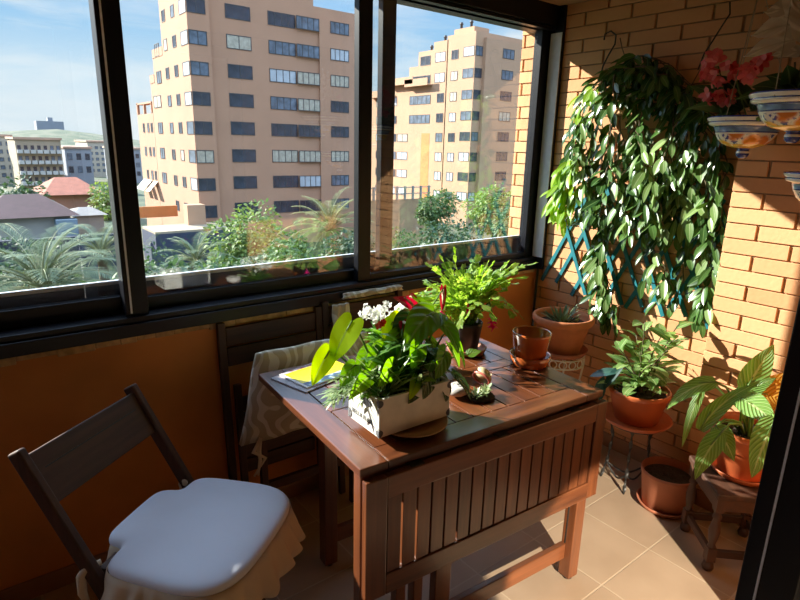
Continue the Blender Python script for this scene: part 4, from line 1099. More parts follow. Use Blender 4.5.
# ================================================================== white flowering plant in a pale blue pot behind the box
KP = V((1.16, 1.55, TH))
kp = thing('potted_plant', 'white flowered plant in a pale blue pot hidden behind the planter box', 'potted plant', KP)
MB().lathe(pot_profile(.036, .050, .085, .004, .003, .014), n=32).build('pot', plain('pale_blue_pot', (.36, .45, .52), .4), kp); soil_mesh(.044, .07, 'soil', kp)
M['white_petal'] = leafmat('white_petal', (.72, .72, .66), (.84, .84, .80), .5, .35)
cluster(kp, [V((RP.uniform(-.075, .065), RP.uniform(-.06, .06), .185+RP.uniform(-.03, .025))) for k in range(16)], 8, .02, 'white_petal', 4, (0, 0, 0), RP, .011)
bb = MB()
for k in range(40):
    a = k*2.4; el = RP.uniform(.1, 1.0); d = V((math.cos(a)*math.cos(el), math.sin(a)*math.cos(el), math.sin(el)))
    bb.leaf(V((.02*math.cos(a), .02*math.sin(a), .075+RP.uniform(0, .05))), d, V((0, 0, 1)), RP.uniform(.05, .08), .035, 'ovate', .5, .2, ns=6, nc=4)
bb.build('foliage', M['anth'], kp)
bb = MB()
for k in range(12): bb.tube([(0, 0, .07), (RP.uniform(-.03, .03), RP.uniform(-.03, .03), .12), (RP.uniform(-.06, .06), RP.uniform(-.05, .05), .18)], .002, 5)
bb.build('stem', M['stem'], kp)
# ================================================================== magazines, shell, ornament, small succulent
def cover():
    mt, nt, b = new_mat('magazine_cover'); tc = nt.nodes.new('ShaderNodeTexCoord'); sx = nt.nodes.new('ShaderNodeSeparateXYZ'); nt.links.new(tc.outputs['Object'], sx.inputs[0])
    mr = N(nt, 'ShaderNodeMapRange'); mr.inputs[1].default_value = -.08; mr.inputs[2].default_value = .08; nt.links.new(sx.outputs['Y'], mr.inputs[0])
    nz = N(nt, 'ShaderNodeTexNoise', Scale=28.0, Detail=2.0); nt.links.new(tc.outputs['Object'], nz.inputs['Vector'])
    strip = ramp(nt, nz.outputs['Fac'], [(.42, (.02, .05, .10)), (.52, (.10, .20, .30)), (.6, (.55, .62, .66))])
    top = ramp(nt, nz.outputs['Fac'], [(.4, (.30, .05, .04)), (.55, (.42, .36, .40)), (.62, (.5, .46, .5))])
    rr_ = nt.nodes.new('ShaderNodeValToRGB'); rr_.color_ramp.interpolation = 'CONSTANT'; e = rr_.color_ramp.elements; e[0].position = 0; e[0].color = (0, 0, 0, 1); e[1].position = .24; e[1].color = (1, 1, 1, 1); nt.links.new(mr.outputs[0], rr_.inputs[0])
    r2 = nt.nodes.new('ShaderNodeValToRGB'); r2.color_ramp.interpolation = 'CONSTANT'; e = r2.color_ramp.elements; e[0].position = 0; e[0].color = (0, 0, 0, 1); e[1].position = .88; e[1].color = (1, 1, 1, 1); nt.links.new(mr.outputs[0], r2.inputs[0])
    m1 = N(nt, 'ShaderNodeMix', data_type='RGBA'); nt.links.new(rr_.outputs[0], m1.inputs[0]); nt.links.new(strip, m1.inputs[6]); m1.inputs[7].default_value = (.78, .68, .0, 1)
    m2 = N(nt, 'ShaderNodeMix', data_type='RGBA'); nt.links.new(r2.outputs[0], m2.inputs[0]); nt.links.new(m1.outputs[2], m2.inputs[6]); nt.links.new(top, m2.inputs[7])
    nt.links.new(m2.outputs[2], b.inputs['Base Color']); b.inputs['Roughness'].default_value = .25
    return mt
paper = plain('white_paper', (.74, .72, .70), .6, 0, .05, 20)
mg = MB().box((-.115, -.085, .0), (.115, .085, .004)).build('magazine', plain('grey_print', (.34, .30, .33), .35, 0, .5, 30))
mg.location = pz(310, 378, TH) + V((.02, .01, .0005)); mg.rotation_euler = (0, 0, D2R(14)); tag(mg, 'lower magazine with greyish cover lying beneath the yellow one', 'magazine')
mg2 = MB().box((-.11, -.075, .0), (.11, .075, .004)).build('magazine', paper)
mg2.location = mg.location + V((.02, .0, .0046)); mg2.rotation_euler = (0, 0, D2R(9)); tag(mg2, 'magazine with bright yellow cover lying on the table left of the planter box', 'magazine')
MB().box((-.10, -.075, .0041), (.11, .075, .0046)).build('cover', cover(), mg2)
sp_ = V((pz(459, 397, TH).x, pz(459, 397, TH).y, TH))
b = MB()
k = 90; rings = []
for i in range(k):
    t = i/(k-1); a = t*4.2*math.pi; rad = .026*(1-t)**.9+.001; rr2 = .019*(1-t)**.8+.001
    c = V((rad*math.cos(a), rad*math.sin(a), .020+.020*t))
    fwd = V((-math.sin(a), math.cos(a), .1)).normalized(); u = V((math.cos(a), math.sin(a), 0)); w_ = V((0, 0, 1))
    rings.append([b.vert(c + (u*math.cos(q*math.pi/5)+w_*math.sin(q*math.pi/5))*rr2) for q in range(10)])
for i in range(k-1):
    for q in range(10): b.face([rings[i][q], rings[i][(q+1) % 10], rings[i+1][(q+1) % 10], rings[i+1][q]], 0, True)
b.face(rings[0][::-1], 0)
sh_ = b.build('seashell', plain('grey_white_shell', (.55, .52, .48), .45, 0, .25, 40)); sh_.location = sp_; tag(sh_, 'greyish white spiral seashell on the table right of the planter box', 'seashell')
# large cream conch-like shell with a rosy rim
cq = pz(478, 384, TH)
cs = thing('seashell', 'large cream seashell with a rosy pink lip on the table by the little succulent', 'seashell', cq)
b = MB(); rings = []; k = 40
for i in range(k):
    t = i/(k-1); a = -1.2+t*1.9*math.pi; rad = .020*(1-t*.6); rr2 = .026*(1-t)**.75+.0012
    c = V((rad*math.cos(a)*.6 + .02*t, rad*math.sin(a)*.5-.035*t, .028+rad*.35*math.sin(a)+.018*t)); u = V((math.cos(a), .2, math.sin(a))).normalized(); w_ = V((-.2, 1, .1)).normalized()
    rings.append([b.vert(c+(u*math.cos(q*math.pi/6)+w_*math.sin(q*math.pi/6)*1.25)*rr2) for q in range(12)])
for i in range(k-1):
    for q in range(12): b.face([rings[i][q], rings[i][(q+1) % 12], rings[i+1][(q+1) % 12], rings[i+1][q]], 0, True)
b.build('shell', plain('cream_shell', (.72, .58, .34), .3, 0, .12, 25, coat=.3), cs)
b = MB(); pts = [V(rings and (0, 0, 0))]
c = V((.020*math.cos(-1.2)*.6, .02*math.sin(-1.2)*.5, .028+.02*.35*math.sin(-1.2))); u = V((math.cos(-1.2), .2, math.sin(-1.2))).normalized(); w_ = V((-.2, 1, .1)).normalized()
b.tube([c+(u*math.cos(q*math.pi/10)+w_*math.sin(q*math.pi/10)*1.25)*.0255 for q in range(21)], .0045, 8, cap=False)
b.build('lip', plain('rosy_lip', (.62, .16, .12), .3, 0, .1, 25), cs)
sq = pz(481, 398, TH)
ss = thing('succulent', 'little pale green and white succulent lying on the table beside the seashells', 'plant', sq)
M['succ'] = leafmat('pale_succulent_leaf', (.16, .26, .08), (.62, .66, .46), .45, .25)
b = MB()
for q in range(5):
    cx, cy = (-.03+.017*q, .012*math.sin(q*2))
    for k in range(16):
        a = k*2.4; el = RP.uniform(.2, 1.2); d = V((math.cos(a)*math.cos(el), math.sin(a)*math.cos(el), math.sin(el)))
        b.leaf(V((cx, cy, .010)), d, V((-math.cos(a)*.5, -math.sin(a)*.5, 1)), RP.uniform(.018, .032), .010, 'ell', 0, .3, ns=4, nc=2)
b.build('foliage', M['succ'], ss)
MB().lathe([(0, 0), (.036, 0), (.040, .004), (.036, .010), (0, .013)], n=24, rx=1.2).build('root_ball', M['soil'], ss)
# ================================================================== the world outside the window
GZ = -10.0
M['facade'] = plain('pale_pink_render', (.42, .23, .145), .9, 0, .05, .35)
M['facade2'] = plain('cream_render', (.44, .265, .165), .9, 0, .05, .35)
M['win_frame'] = plain('dark_window_frame', (.045, .045, .05), .5, 0, .1, 3)
M['pane_dark'] = plain('dark_far_pane', (.03, .037, .055), .25, 0, .5, 1.2)
M['pane_mid'] = plain('grey_blue_far_pane', (.10, .125, .165), .3, 0, .5, 1.5)
M['pane_pale'] = plain('curtained_far_pane', (.38, .34, .27), .5, 0, .25, 2.5)
M['pane_white'] = plain('pale_blind_pane', (.40, .43, .47), .4, 0, .15, 1.5)
M['awn'] = plain('striped_awning', (.60, .56, .48), .8, 0, .2, 3)
M['orange_wall'] = plain('orange_terrace_wall', (.58, .20, .06), .8, 0, .1, 1)
RO = random.Random(77)
protos = {}
def window(bld, face, a0, a1, ztop, h, mull, pane, base, plane):
    """window unit with frame and pane on a facade; face 'F' looks at -Y, 'L' looks at -X"""
    w = abs(a1-a0); key = (round(w, 2), round(h, 2), mull, pane)
    if key not in protos:
        b = MB(); t = .07
        b.box((-w/2, -.05, -h/2), (w/2, .02, -h/2+t)); b.box((-w/2, -.05, h/2-t), (w/2, .02, h/2)); b.box((-w/2, -.05, -h/2+t), (-w/2+t, .02, h/2-t)); b.box((w/2-t, -.05, -h/2+t), (w/2, .02, h/2-t))
        for k in range(1, mull): x = -w/2+w*k/mull; b.box((x-t/2, -.045, -h/2+t), (x+t/2, .02, h/2-t))
        o = b.build('window', M['win_frame'], bld)
        p = MB().box((-w/2+t, -.02, -h/2+t), (w/2-t, .01, h/2-t)).build('pane', M[pane], o)
        protos[key] = (o, p)
    else:
        o0, p0 = protos[key]; o = o0.copy(); C.objects.link(o); o.parent = bld; p = p0.copy(); C.objects.link(p); p.parent = o
    mid = (a0+a1)/2; z = ztop-h/2
    if face == 'F': o.location = V((mid, plane, z))-base; o.rotation_euler = (0, 0, 0)
    else: o.location = V((plane, mid, z))-base; o.rotation_euler = (0, 0, -math.pi/2)
    return o
def pick(dark=.5): 
    r_ = RO.random()
    return 'pane_dark' if r_ < dark else ('pane_mid' if r_ < dark+.2 else ('pane_pale' if r_ < dark+.38 else 'pane_white'))
# ---------------------------------------------------------------- main tower
B1 = V((30, 64, GZ))
b1 = thing('apartment_building', 'tall pink-beige apartment tower with stepped left side seen through the middle pane', 'building', B1)
b = MB(B1)
b.box((20.45, 60, GZ), (22.67, 60.45, 19.0)); b.box((22.67, 60.45, GZ), (34.6, 68.5, 18.6)); b.box((34.6, 60.45, GZ), (42.5, 68.5, 16.2)); b.box((35.2, 60.2, GZ), (42.5, 60.6, 15.0))
b.box((20.45, 60.45, GZ), (22.67, 68.5, 19.0)); b.box((20.46, 68.5, GZ), (30, 72.3, 10.45)); b.box((20.47, 72.3, GZ), (30, 74.0, 7.9)); b.box((20.45, 74.0, GZ), (30, 81.0, 4.6))
b.build('wall', M['facade'], b1)
P = 2.83
b = MB(B1)   # parapets and railings of the stepped terraces
for y0, y1, z in ((68.5, 72.3, 10.45), (72.3, 74.0, 7.9)): b.box((20.42, y0, z), (20.6, y1, z+.9))
b.box((20.42, 80.6, 4.6), (20.7, 81, 6.0)); b.box((20.42, 74.4, 5.75), (21.4, 80.9, 5.95)); b.box((20.42, 77.6, 4.6), (20.7, 77.9, 5.8)); b.box((20.42, 74.4, 4.6), (20.7, 74.6, 5.8))
b.build('parapet', M['facade'], b1)
MB(B1).box((22.2, 74.3, 4.6), (22.4, 80.8, 5.75)).build('terrace_wall', M['orange_wall'], b1)
for k in range(8):
    zt = 15.04-P*k
    if zt < -6: continue
    window(b1, 'F', 20.5, 22.3, zt-.25, 1.3, 2, ('pane_dark', 'pane_mid', 'pane_mid', 'pane_dark', 'pane_dark', 'pane_pale', 'pane_dark', 'pane_dark')[k], B1, 60)
    window(b1, 'L', 60.1, 62.1, zt-.25, 1.3, 1, ('pane_white', 'pane_white', 'pane_white', 'pane_white', 'pane_mid', 'pane_mid', 'pane_white', 'pane_white')[k], B1, 20.45)
    window(b1, 'F', 24.46, 27.15, zt-.1, 1.35, 2 if k in (1, 2) else 1, ('pane_dark', 'pane_pale', 'pane_dark', 'pane_dark', 'pane_dark', 'pane_dark', 'pane_dark', 'pane_dark')[k], B1, 60.45)
    window(b1, 'F', 29.1, 32.3, zt-.1, 1.35, 4, ('pane_dark', 'pane_mid', 'pane_white', 'pane_mid', 'pane_dark', 'pane_pale', 'pane_dark', 'pane_dark')[k], B1, 60.45)
    window(b1, 'F', 32.3, 35.15, zt-.12, 1.3, 4, ('pane_mid', 'pane_mid', 'pane_pale', 'pane_pale', 'pane_dark', 'pane_pale', 'pane_white', 'pane_dark')[k], B1, 60.18)
    window(b1, 'F', 36.6, 39.1, zt-.1, 1.25, 4, ('pane_mid', 'pane_white', 'pane_pale', 'pane_dark', 'pane_dark', 'pane_pale', 'pane_mid', 'pane_mid')[k], B1, 60.2)
    for y in (64.2, 67.2): window(b1, 'L', y-.55, y+.55, zt-.3, 1.15, 1, pick(.6), B1, 20.45)
    if k == 1 or k == 2: window(b1, 'L', 69.6, 71.2, zt-.4, 1.3, 2, 'pane_mid', B1, 20.45)
    if 4 <= k <= 6:
        for y in (78.4, 76.4, 74.9): window(b1, 'L', y-.35, y+.35, zt-.2, 1.1, 1, pick(.7), B1, 20.45)
        window(b1, 'L', 70.6, 72.2, zt-.2, 1.25, 2, 'pane_mid', B1, 20.45)
    if k == 3: window(b1, 'L', 70.4, 73.2, zt-.1, 1.3, 2, 'pane_pale', B1, 20.45)
for y in (79.5, 77.5, 75.0):
    MB(B1).bar((20.42, y-.9, -4.0), (20.42, y+.9, -4.0), .05, .05).build('awning_bar', M['win_frame'], b1)
    o = MB(B1); v_ = [o.vert(q) for q in ((20.40, y-.8, -3.4), (20.40, y+.8, -3.4), (19.3, y+.8, -4.6), (19.3, y-.8, -4.6))]; o.face(v_, 0); o.build('awning', M['awn'], b1, solid=.04)
# terrace in front of the tower
T1 = V((18, 62, GZ))
t1 = thing('terrace', 'low terrace with orange wall and dark blue front at the foot of the pink tower', 'terrace', T1)
MB(T1).box((14.5, 55.0, GZ), (22.5, 59.6, -6.9)).build('base', plain('dark_blue_wall', (.03, .04, .075), .7, 0, .2, 1), t1)
MB(T1).box((14.5, 55.0, -6.9), (22.5, 59.6, -6.7)).build('deck', plain('pale_deck', (.34, .27, .19), .8, 0, .1, 1), t1)
MB(T1).box((14.6, 66.0, -6.7), (20.0, 66.2, -5.5)).build('orange_wall', M['orange_wall'], t1)
MB(T1).box((18.6, 58.2, -6.7), (20.4, 59.5, -4.7)).build('stair_head', M['facade2'], t1)
# ---------------------------------------------------------------- second tower
B2 = V((68, 68, GZ)); X2, Y2 = 59.5, 60.0
b2 = thing('apartment_building', 'cream apartment block with stepped roof terraces seen through the right pane', 'building', B2)
b = MB(B2)
b.box((X2, Y2, GZ), (X2+20, Y2+5.7, 16.9)); b.box((X2, Y2+5.5, GZ), (X2+14, Y2+8.6, 16.4)); b.box((X2, Y2+8.6, GZ), (X2+14, Y2+12.1, 15.4)); b.box((X2, Y2+12.1, GZ), (X2+14, Y2+14.3, 13.4)); b.box((X2, Y2+14.3, GZ), (X2+14, Y2+19, 10.9)); b.box((X2+.01, Y2+19, GZ), (X2+14, Y2+40, 9.4))
b.box((X2+1.6, Y2-.5, GZ), (X2+20, Y2+.2, 16.2)); b.box((X2+6, Y2+2, 16.9), (X2+12, Y2+6, 17.2)); b.box((X2+.6, Y2+1, 16.9), (X2+3.5, Y2+5, 17.7)); b.box((X2+12, Y2-.5, 16.2), (X2+20, Y2+.3, 15.9))
b.build('wall', M['facade2'], b2)
MB(B2).box((X2-.02, Y2+8.9, GZ), (X2+.05, Y2+10.85, 3.55)).build('brick_strip', M['orange_wall'], b2)
b = MB(B2)
for y, z in ((2.2, 17.7), (4.2, 17.7), (7.5, 16.4), (10.5, 15.4)): b.lathe([(0, 0), (.18, 0), (.18, .6), (.28, .65), (.2, .95), (0, 1.0)], (X2+1.2, Y2+y, z), 10)
ch0 = b
ch0.build('chimney_pots', M['win_frame'], b2)
tops = [15.3-2.83*k for k in range(8)]
for k, zt in enumerate(tops):
    window(b2, 'L', Y2+.15, Y2+2.25, zt-.25, 1.25, 2, ('pane_white', 'pane_mid', 'pane_mid', 'pane_mid', 'pane_dark', 'pane_white', 'pane_dark', 'pane_white')[k], B2, X2)
    window(b2, 'F', X2+.1, X2+1.45, zt-.25, 1.25, 2, ('pane_mid', 'pane_dark', 'pane_dark', 'pane_dark', 'pane_mid', 'pane_dark', 'pane_dark', 'pane_white')[k], B2, Y2)
    window(b2, 'L', Y2+3.3, Y2+4.7, zt-.4, 1.25, 2, pick(.35), B2, X2)
    window(b2, 'L', Y2+6.0, Y2+(8.2 if k < 2 else 7.5), zt-.4, 1.3, 2, 'pane_white' if k < 2 else pick(.3), B2, X2)
    window(b2, 'F', X2+5.0, X2+7.4, zt-.1, 1.3, 3, ('pane_mid', 'pane_mid', 'pane_dark', 'pane_pale', 'pane_dark', 'pane_dark', 'pane_dark', 'pane_dark')[k], B2, Y2-.5)
    window(b2, 'F', X2+9.4, X2+12.0, zt-.3, 1.3, 3, pick(.35), B2, Y2-.5)
    if k == 0: window(b2, 'L', Y2+9.3, Y2+11.6, zt-.6, 1.3, 2, 'pane_dark', B2, X2)
    if k == 1: window(b2, 'L', Y2+9.2, Y2+13.8, zt-.5, 1.2, 2, 'pane_dark', B2, X2)
    if k in (2, 3): window(b2, 'L', Y2+9.0, Y2+14.0, zt-.5, 1.3, 5, 'pane_mid', B2, X2)
    if k >= 4: window(b2, 'L', Y2+14.3, Y2+17.0, zt-.5, 1.25, 2, pick(.3), B2, X2)
    if 2 <= k <= 7:
        window(b2, 'L', Y2+17.3, Y2+18.8, zt-.5, 1.25, 1, pick(.5), B2, X2)
        window(b2, 'L', Y2+20.5, Y2+23, zt-.5, 1.25, 2, pick(.5), B2, X2); window(b2, 'L', Y2+25, Y2+27, zt-.5, 1.25, 2, pick(.5), B2, X2)
for k, (y0, y1, z) in enumerate(((12.2, 19, 11.0), (19, 24, 9.4), (8.7, 14.2, 10.6))):
    b = MB(B2); b.box((X2-1.0, Y2+y0, z-.15), (X2+.1, Y2+y1, z)); b.box((X2-1.0, Y2+y0, z), (X2-.9, Y2+y1, z+.9)); b.build('balcony', M['facade2'], b2)
# ---------------------------------------------------------------- far blocks, hill, houses
def far_block(c0, c1, y, d, z1, mat, label, cols, rows, win, sunshade=False):
    base = V(((c0+c1)/2, y+d/2, GZ))
    t = thing('apartment_building', label, 'building', base)
    MB(base).box((c0, y, GZ), (c1, y+d, z1)).build('wall', mat, t)
    MB(base).box((c0-.3, y-.3, z1), (c1+.3, y+d+.3, z1+.5)).build('roof', plain('roof_'+label[:6], (.45, .28, .2), .9, 0, .15, .3), t)
    w = (c1-c0)/cols; h = min(3.2, (z1-GZ-2)/rows)
    for r_ in range(rows):
        for q in range(cols):
            x = c0+(q+.5)*w; z = z1-1.2-h*r_
            o = window(t, 'F', x-w*.27, x+w*.27, z, h*.5, 1, win if RO.random() < .75 else 'pane_mid', base, y)
            if sunshade:
                a = MB(base).box((x-w*.4, y-1.2, z-h*.75), (x+w*.4, y, z-h*.42)).build('balcony', M['balc'], t)
    return t
M['balc'] = plain('white_balcony', (.45, .43, .40), .8, 0, .1, .5)
M['far_tan'] = plain('far_tan_render', (.34, .27, .19), .9, 0, .1, .2); M['far_grey'] = plain('far_grey_render', (.25, .26, .29), .9, 0, .06, .2); M['far_cream'] = plain('far_cream_render', (.40, .35, .28), .9, 0, .06, .2)
def at(u, Y): return py(u, 150, Y).x
far_block(at(16, 150), at(61.5, 150), 150, 18, 1.0, M['far_tan'], 'tan apartment block with rows of white balconies at far left', 7, 4, 'pane_dark', True)
far_block(at(64.5, 168), at(91, 168), 168, 16, -1.0, M['far_grey'], 'grey-blue building standing between two pale apartment blocks', 3, 2, 'pane_dark')
far_block(at(88, 200), at(116, 200), 200, 20, .5, M['far_cream'], 'cream apartment block half hidden behind the left window mullion', 5, 5, 'pane_mid')
far_block(at(-30, 175), at(13, 175), 175, 20, 1.5, M['far_cream'], 'pale block at the left edge of the skyline', 5, 5, 'pane_mid')
far_block(at(120, 170), at(140, 170), 170, 20, -1.0, M['far_grey'], 'grey block seen just left of the pink tower', 3, 3, 'pane_dark')
hb = V((at(53, 560), 565, 0))
t = thing('hilltop_building', 'pale blocky building on top of the distant hill', 'building', hb)
MB(hb).box((at(40, 560), 560, 0), (at(67, 560), 575, 14.5)).build('wall', M['far_grey'], t); MB(hb).box((at(52, 560), 562, 14.5), (at(57, 560), 570, 17.5)).build('tower', M['far_grey'], t)
# ground and hills
b = MB(); n = 40; g = []
for i in range(n+1):
    row = []
    for j in range(n+1):
        x = -300+1000*i/n; y = 3+ (900*(j/n)**1.8)
        z = GZ
        if y > 330: z = GZ + min(1, (y-330)/180)*(9 + 2.2*math.sin(x*.021)) + 7*math.exp(-((x-at(53, 560))/45)**2)*min(1, max(0, (y-400)/130))
        row.append(b.vert((x, y, z)))
    g.append(row)
for i in range(n):
    for j in range(n): b.face([g[i][j], g[i+1][j], g[i+1][j+1], g[i][j+1]], 0, True)
def ground_mat():
    mt, nt, bb = new_mat('ground_cover'); nz = N(nt, 'ShaderNodeTexNoise', Scale=.11, Detail=6.0); nt.links.new(coords(nt), nz.inputs['Vector'])
    nt.links.new(ramp(nt, nz.outputs['Fac'], [(.35, (.03, .05, .025)), (.5, (.06, .08, .04)), (.66, (.13, .12, .08))]), bb.inputs['Base Color']); bb.inputs['Roughness'].default_value = .95
    return mt
struct(b.build('ground', ground_mat()))
# houses
def house(x0, x1, y0, y1, z0, zr, wallm, roofm, label, over=.8):
    base = V(((x0+x1)/2, (y0+y1)/2, GZ)); t = thing('house', label, 'house', base)
    MB(base).box((x0, y0, GZ), (x1, y1, z0)).build('wall', wallm, t)
    b = MB(base); a = [b.vert(q) for q in ((x0-over, y0-over, z0), (x1+over, y0-over, z0), (x1+over, y1+over, z0), (x0-over, y1+over, z0))]
    dx = (x1-x0)*.28; c = [b.vert((x0+dx, (y0+y1)/2, zr)), b.vert((x1-dx, (y0+y1)/2, zr))]
    b.face([a[0], a[1], c[1], c[0]]); b.face([a[2], a[3], c[0], c[1]]); b.face([a[1], a[2], c[1]]); b.face([a[3], a[0], c[0]]); b.face(a[::-1])
    b.build('roof', roofm, t); return t, base
M['roof_red'] = plain('red_tiles', (.30, .10, .06), .9, 0, .18, 1.2); M['roof_dark'] = plain('dark_maroon_tiles', (.06, .03, .035), .9, 0, .2, 1.5); M['house_wall'] = plain('salmon_render', (.34, .17, .115), .9, 0, .08, .5)
M['house_white'] = plain('white_render', (.30, .28, .25), .9, 0, .1, .5)
house(at(42, 98), at(94, 98), 98, 110, -6.6, -4.4, M['house_wall'], M['roof_red'], 'long salmon house with red hipped roof beyond the gardens')
t, base = house(at(-25, 66), at(62, 66), 66, 76, -6.0, -4.2, M['house_white'], M['roof_dark'], 'low house with dark maroon roof at the far left')
MB(base).box((at(46, 65), 64.6, GZ), (at(68, 65), 66, -6.3)).build('porch', plain('grey_blue_porch', (.16, .22, .27), .6, 0, .1, 1), t)
house(at(64, 82), at(91, 82), 79, 85, -7.6, -6.9, M['house_white'], plain('grey_sheet_roof', (.20, .19, .18), .8, 0, .15, 1), 'shed with flat grey roof beside the dark-roofed house', .5)
fb_ = V((at(80, 58), 58, GZ)); t = thing('garden_wall', 'dark creeper-covered garden wall behind the palms', 'wall', fb_)
MB(fb_).box((at(-20, 58), 57.8, GZ), (at(130, 58), 58.2, -7.0)).build('panel', plain('dark_creeper', (.03, .035, .06), .95, 0, .5, 2, .5), t)
gw = V((46, 52, GZ)); t = thing('garden_wall', 'pale fence wall at the foot of the cream apartment block', 'wall', gw)
MB(gw).box((at(362, 52), 52, GZ), (at(440, 52), 52.3, -4.4)).build('panel', plain('beige_wall', (.36, .23, .13), .9, 0, .12, .8), t)
for k in range(9):
    x = at(366+8*k, 52); MB(gw).box((x-.09, 51.85, -4.4), (x+.09, 52.1, -2.9)).build('post', M['house_white'], t)
for z in (-3.1, -3.8): MB(gw).box((at(362, 52), 51.95, z), (at(432, 52), 52.05, z+.1)).build('rail', M['house_white'], t)
# ---------------------------------------------------------------- trees
def tree(label, c, rad, h_top, n, lsz, mat, trunk=True, rr=RO, blobs=9, flat=1.0, name='tree', cat='tree'):
    base = V((c.x, c.y, GZ)); t = thing(name, label, cat, base)
    b = MB(base); cen = V((c.x, c.y, h_top-rad*flat))
    bl = [(cen, rad*.75)]
    for k in range(blobs):
        d = V((rr.gauss(0, 1), rr.gauss(0, 1), rr.gauss(0, .7))).normalized(); bl.append((cen+V((d.x*rad*.55, d.y*rad*.55, d.z*rad*.55*flat)), rad*rr.uniform(.35, .5)))
    for k in range(n):
        p0, r_ = bl[rr.randrange(len(bl))]; d = V((rr.gauss(0, 1), rr.gauss(0, 1), rr.gauss(0, 1))).normalized()
        p = p0 + V((d.x, d.y, d.z*flat))*r_*rr.uniform(.82, 1.05)
        dd = (d+V((rr.uniform(-.8, .8), rr.uniform(-.8, .8), rr.uniform(-.9, .3)))).normalized()
        b.leaf(p, dd, d+V((0, 0, .6)), lsz*rr.uniform(.7, 1.3), lsz*.6, 'ell', .3, .2, ns=3, nc=2)
    b.build('crown', mat, t)
    if trunk:
        tb = MB(base); tb.tube([(c.x, c.y, GZ), (c.x+.1, c.y, GZ+(h_top-GZ)*.35), (c.x, c.y, h_top-rad)], [rad*.09, rad*.07, rad*.05], 10)
        for k in range(5):
            p0, _ = bl[1+k]; tb.tube([(c.x, c.y, h_top-rad*1.5), tuple((V((c.x, c.y, h_top-rad*1.3))+p0)/2), tuple(p0)], [rad*.04, rad*.03, rad*.015], 6)
        tb.build('trunk', M['bark'], t)
    return t
M['bark'] = plain('grey_brown_bark', (.16, .11, .07), .9, 0, .3, 3)
M['tree_light'] = leafmat('light_tree_leaf', (.08, .15, .03), (.21, .29, .08), .6, .3); M['tree_dark'] = leafmat('dark_tree_leaf', (.018, .045, .018), (.06, .11, .045), .6, .25); M['tree_mid'] = leafmat('mid_tree_leaf', (.035, .08, .025), (.11, .18, .055), .6, .3)
M['palm'] = leafmat('palm_leaflet', (.07, .11, .05), (.17, .21, .11), .5, .25); M['palm_tan'] = leafmat('olive_palm_leaflet', (.11, .13, .035), (.28, .27, .10), .5, .25)
def palm(label, c, crown_z, L, n, mat, droop=1.3, nl=34, rr=RO, lw=.05):
    base = V((c.x, c.y, GZ)); t = thing('palm_tree', label, 'palm', base); hub = V((c.x, c.y, crown_z))
    tb = MB(base); k = 14
    tb.lathe([(0, 0)]+[(.28*(1+.12*(i % 2)), (crown_z-GZ)*i/k) for i in range(k+1)]+[(0, crown_z-GZ+.2)], (c.x, c.y, GZ), 14)
    tb.build('trunk', M['bark'], t)
    b = MB(base); rb = MB(base)
    for f in range(n):
        az = f*2.4+rr.uniform(-.2, .2); el = 1.45-1.5*(f/n)+rr.uniform(-.1, .1)
        h = V((math.cos(az), math.sin(az), 0)); p = hub.copy(); pts = [p.copy()]; ln = L*rr.uniform(.85, 1.1); sg = 12
        for i in range(sg):
            e = el - droop*(i/sg)**1.3; p = p + (h*math.cos(e)+V((0, 0, math.sin(e))))*ln/sg; pts.append(p.copy())
        rb.tube(pts, [.035*(1-.8*i/sg) for i in range(sg+1)], 5)
        for i in range(nl):
            s = .12+.88*i/nl; q = s*sg; j = min(sg-1, int(q)); pp = pts[j].lerp(pts[j+1], q-j); d = (pts[j+1]-pts[j]).normalized(); sd = d.cross(V((0, 0, 1)))
            if sd.length < .05: sd = h.cross(V((0, 0, 1)))
            sd.normalize(); ll = L*.22*math.sin(math.pi*(.12+.8*s))+.1
            for sn in (-1, 1):
                b.leaf(pp, d*.75+sd*sn*.8+V((0, 0, .25)), V((0, 0, 1)), ll*rr.uniform(.85, 1.1), lw, 'lance', .5, .2, ns=3, nc=1)
    rb.build('frond_rib', M['palm_rib'], t); b.build('frond', mat, t)
M['palm_rib'] = plain('palm_rib', (.30, .30, .16), .7, 0, .15, 3)
palm('large grey-green feather palm low in the left window pane', py(42, 278, 24), -3.9, 3.4, 34, M['palm'])
palm('smaller palm with thin trunk beside the left window mullion', py(100, 238, 38), -5.4, 3.0, 26, M['palm'])
palm('olive palm in front of the pink tower at the right of the middle pane', py(330, 238, 34), -4.3, 3.6, 34, M['palm_tan'])
palm('small feather palm between the tower and the light green tree', py(196, 262, 36), -6.0, 2.6, 24, M['palm'])
tree('light green bushy tree in front of the pink tower', py(250, 220, 44), 3.9, -2.9, 3600, .38, M['tree_light'])
tree('dark shrubby tree right of the light green tree', py(292, 250, 33), 2.0, -4.1, 1800, .32, M['tree_mid'])
tree('bright green tree at the right of the right window pane', py(496, 200, 30), 2.3, -.55, 2600, .28, M['tree_light'])
tree('dark green tree shape added for plants reflected in the right pane', py(436, 215, 36), 2.0, -1.36, 2000, .28, M['tree_mid'])  # tree form added in place of a reflection of plants
tree('dark tree at the right edge of the right pane', py(535, 215, 34), 2.5, -1.2, 1800, .3, M['tree_dark'])
tree('dark round tree behind the maroon-roofed house', py(18, 185, 84), 5.2, -3.0, 2200, .6, M['tree_dark'])
tree('yellow-green tree beside the left mullion', py(106, 187, 93), 3.4, -4.2, 1400, .5, M['tree_light'])
tree('dark bushes along the garden below the dark-roofed house', py(14, 222, 50), 4.6, -5.2, 2200, .4, M['tree_dark'], flat=.7)
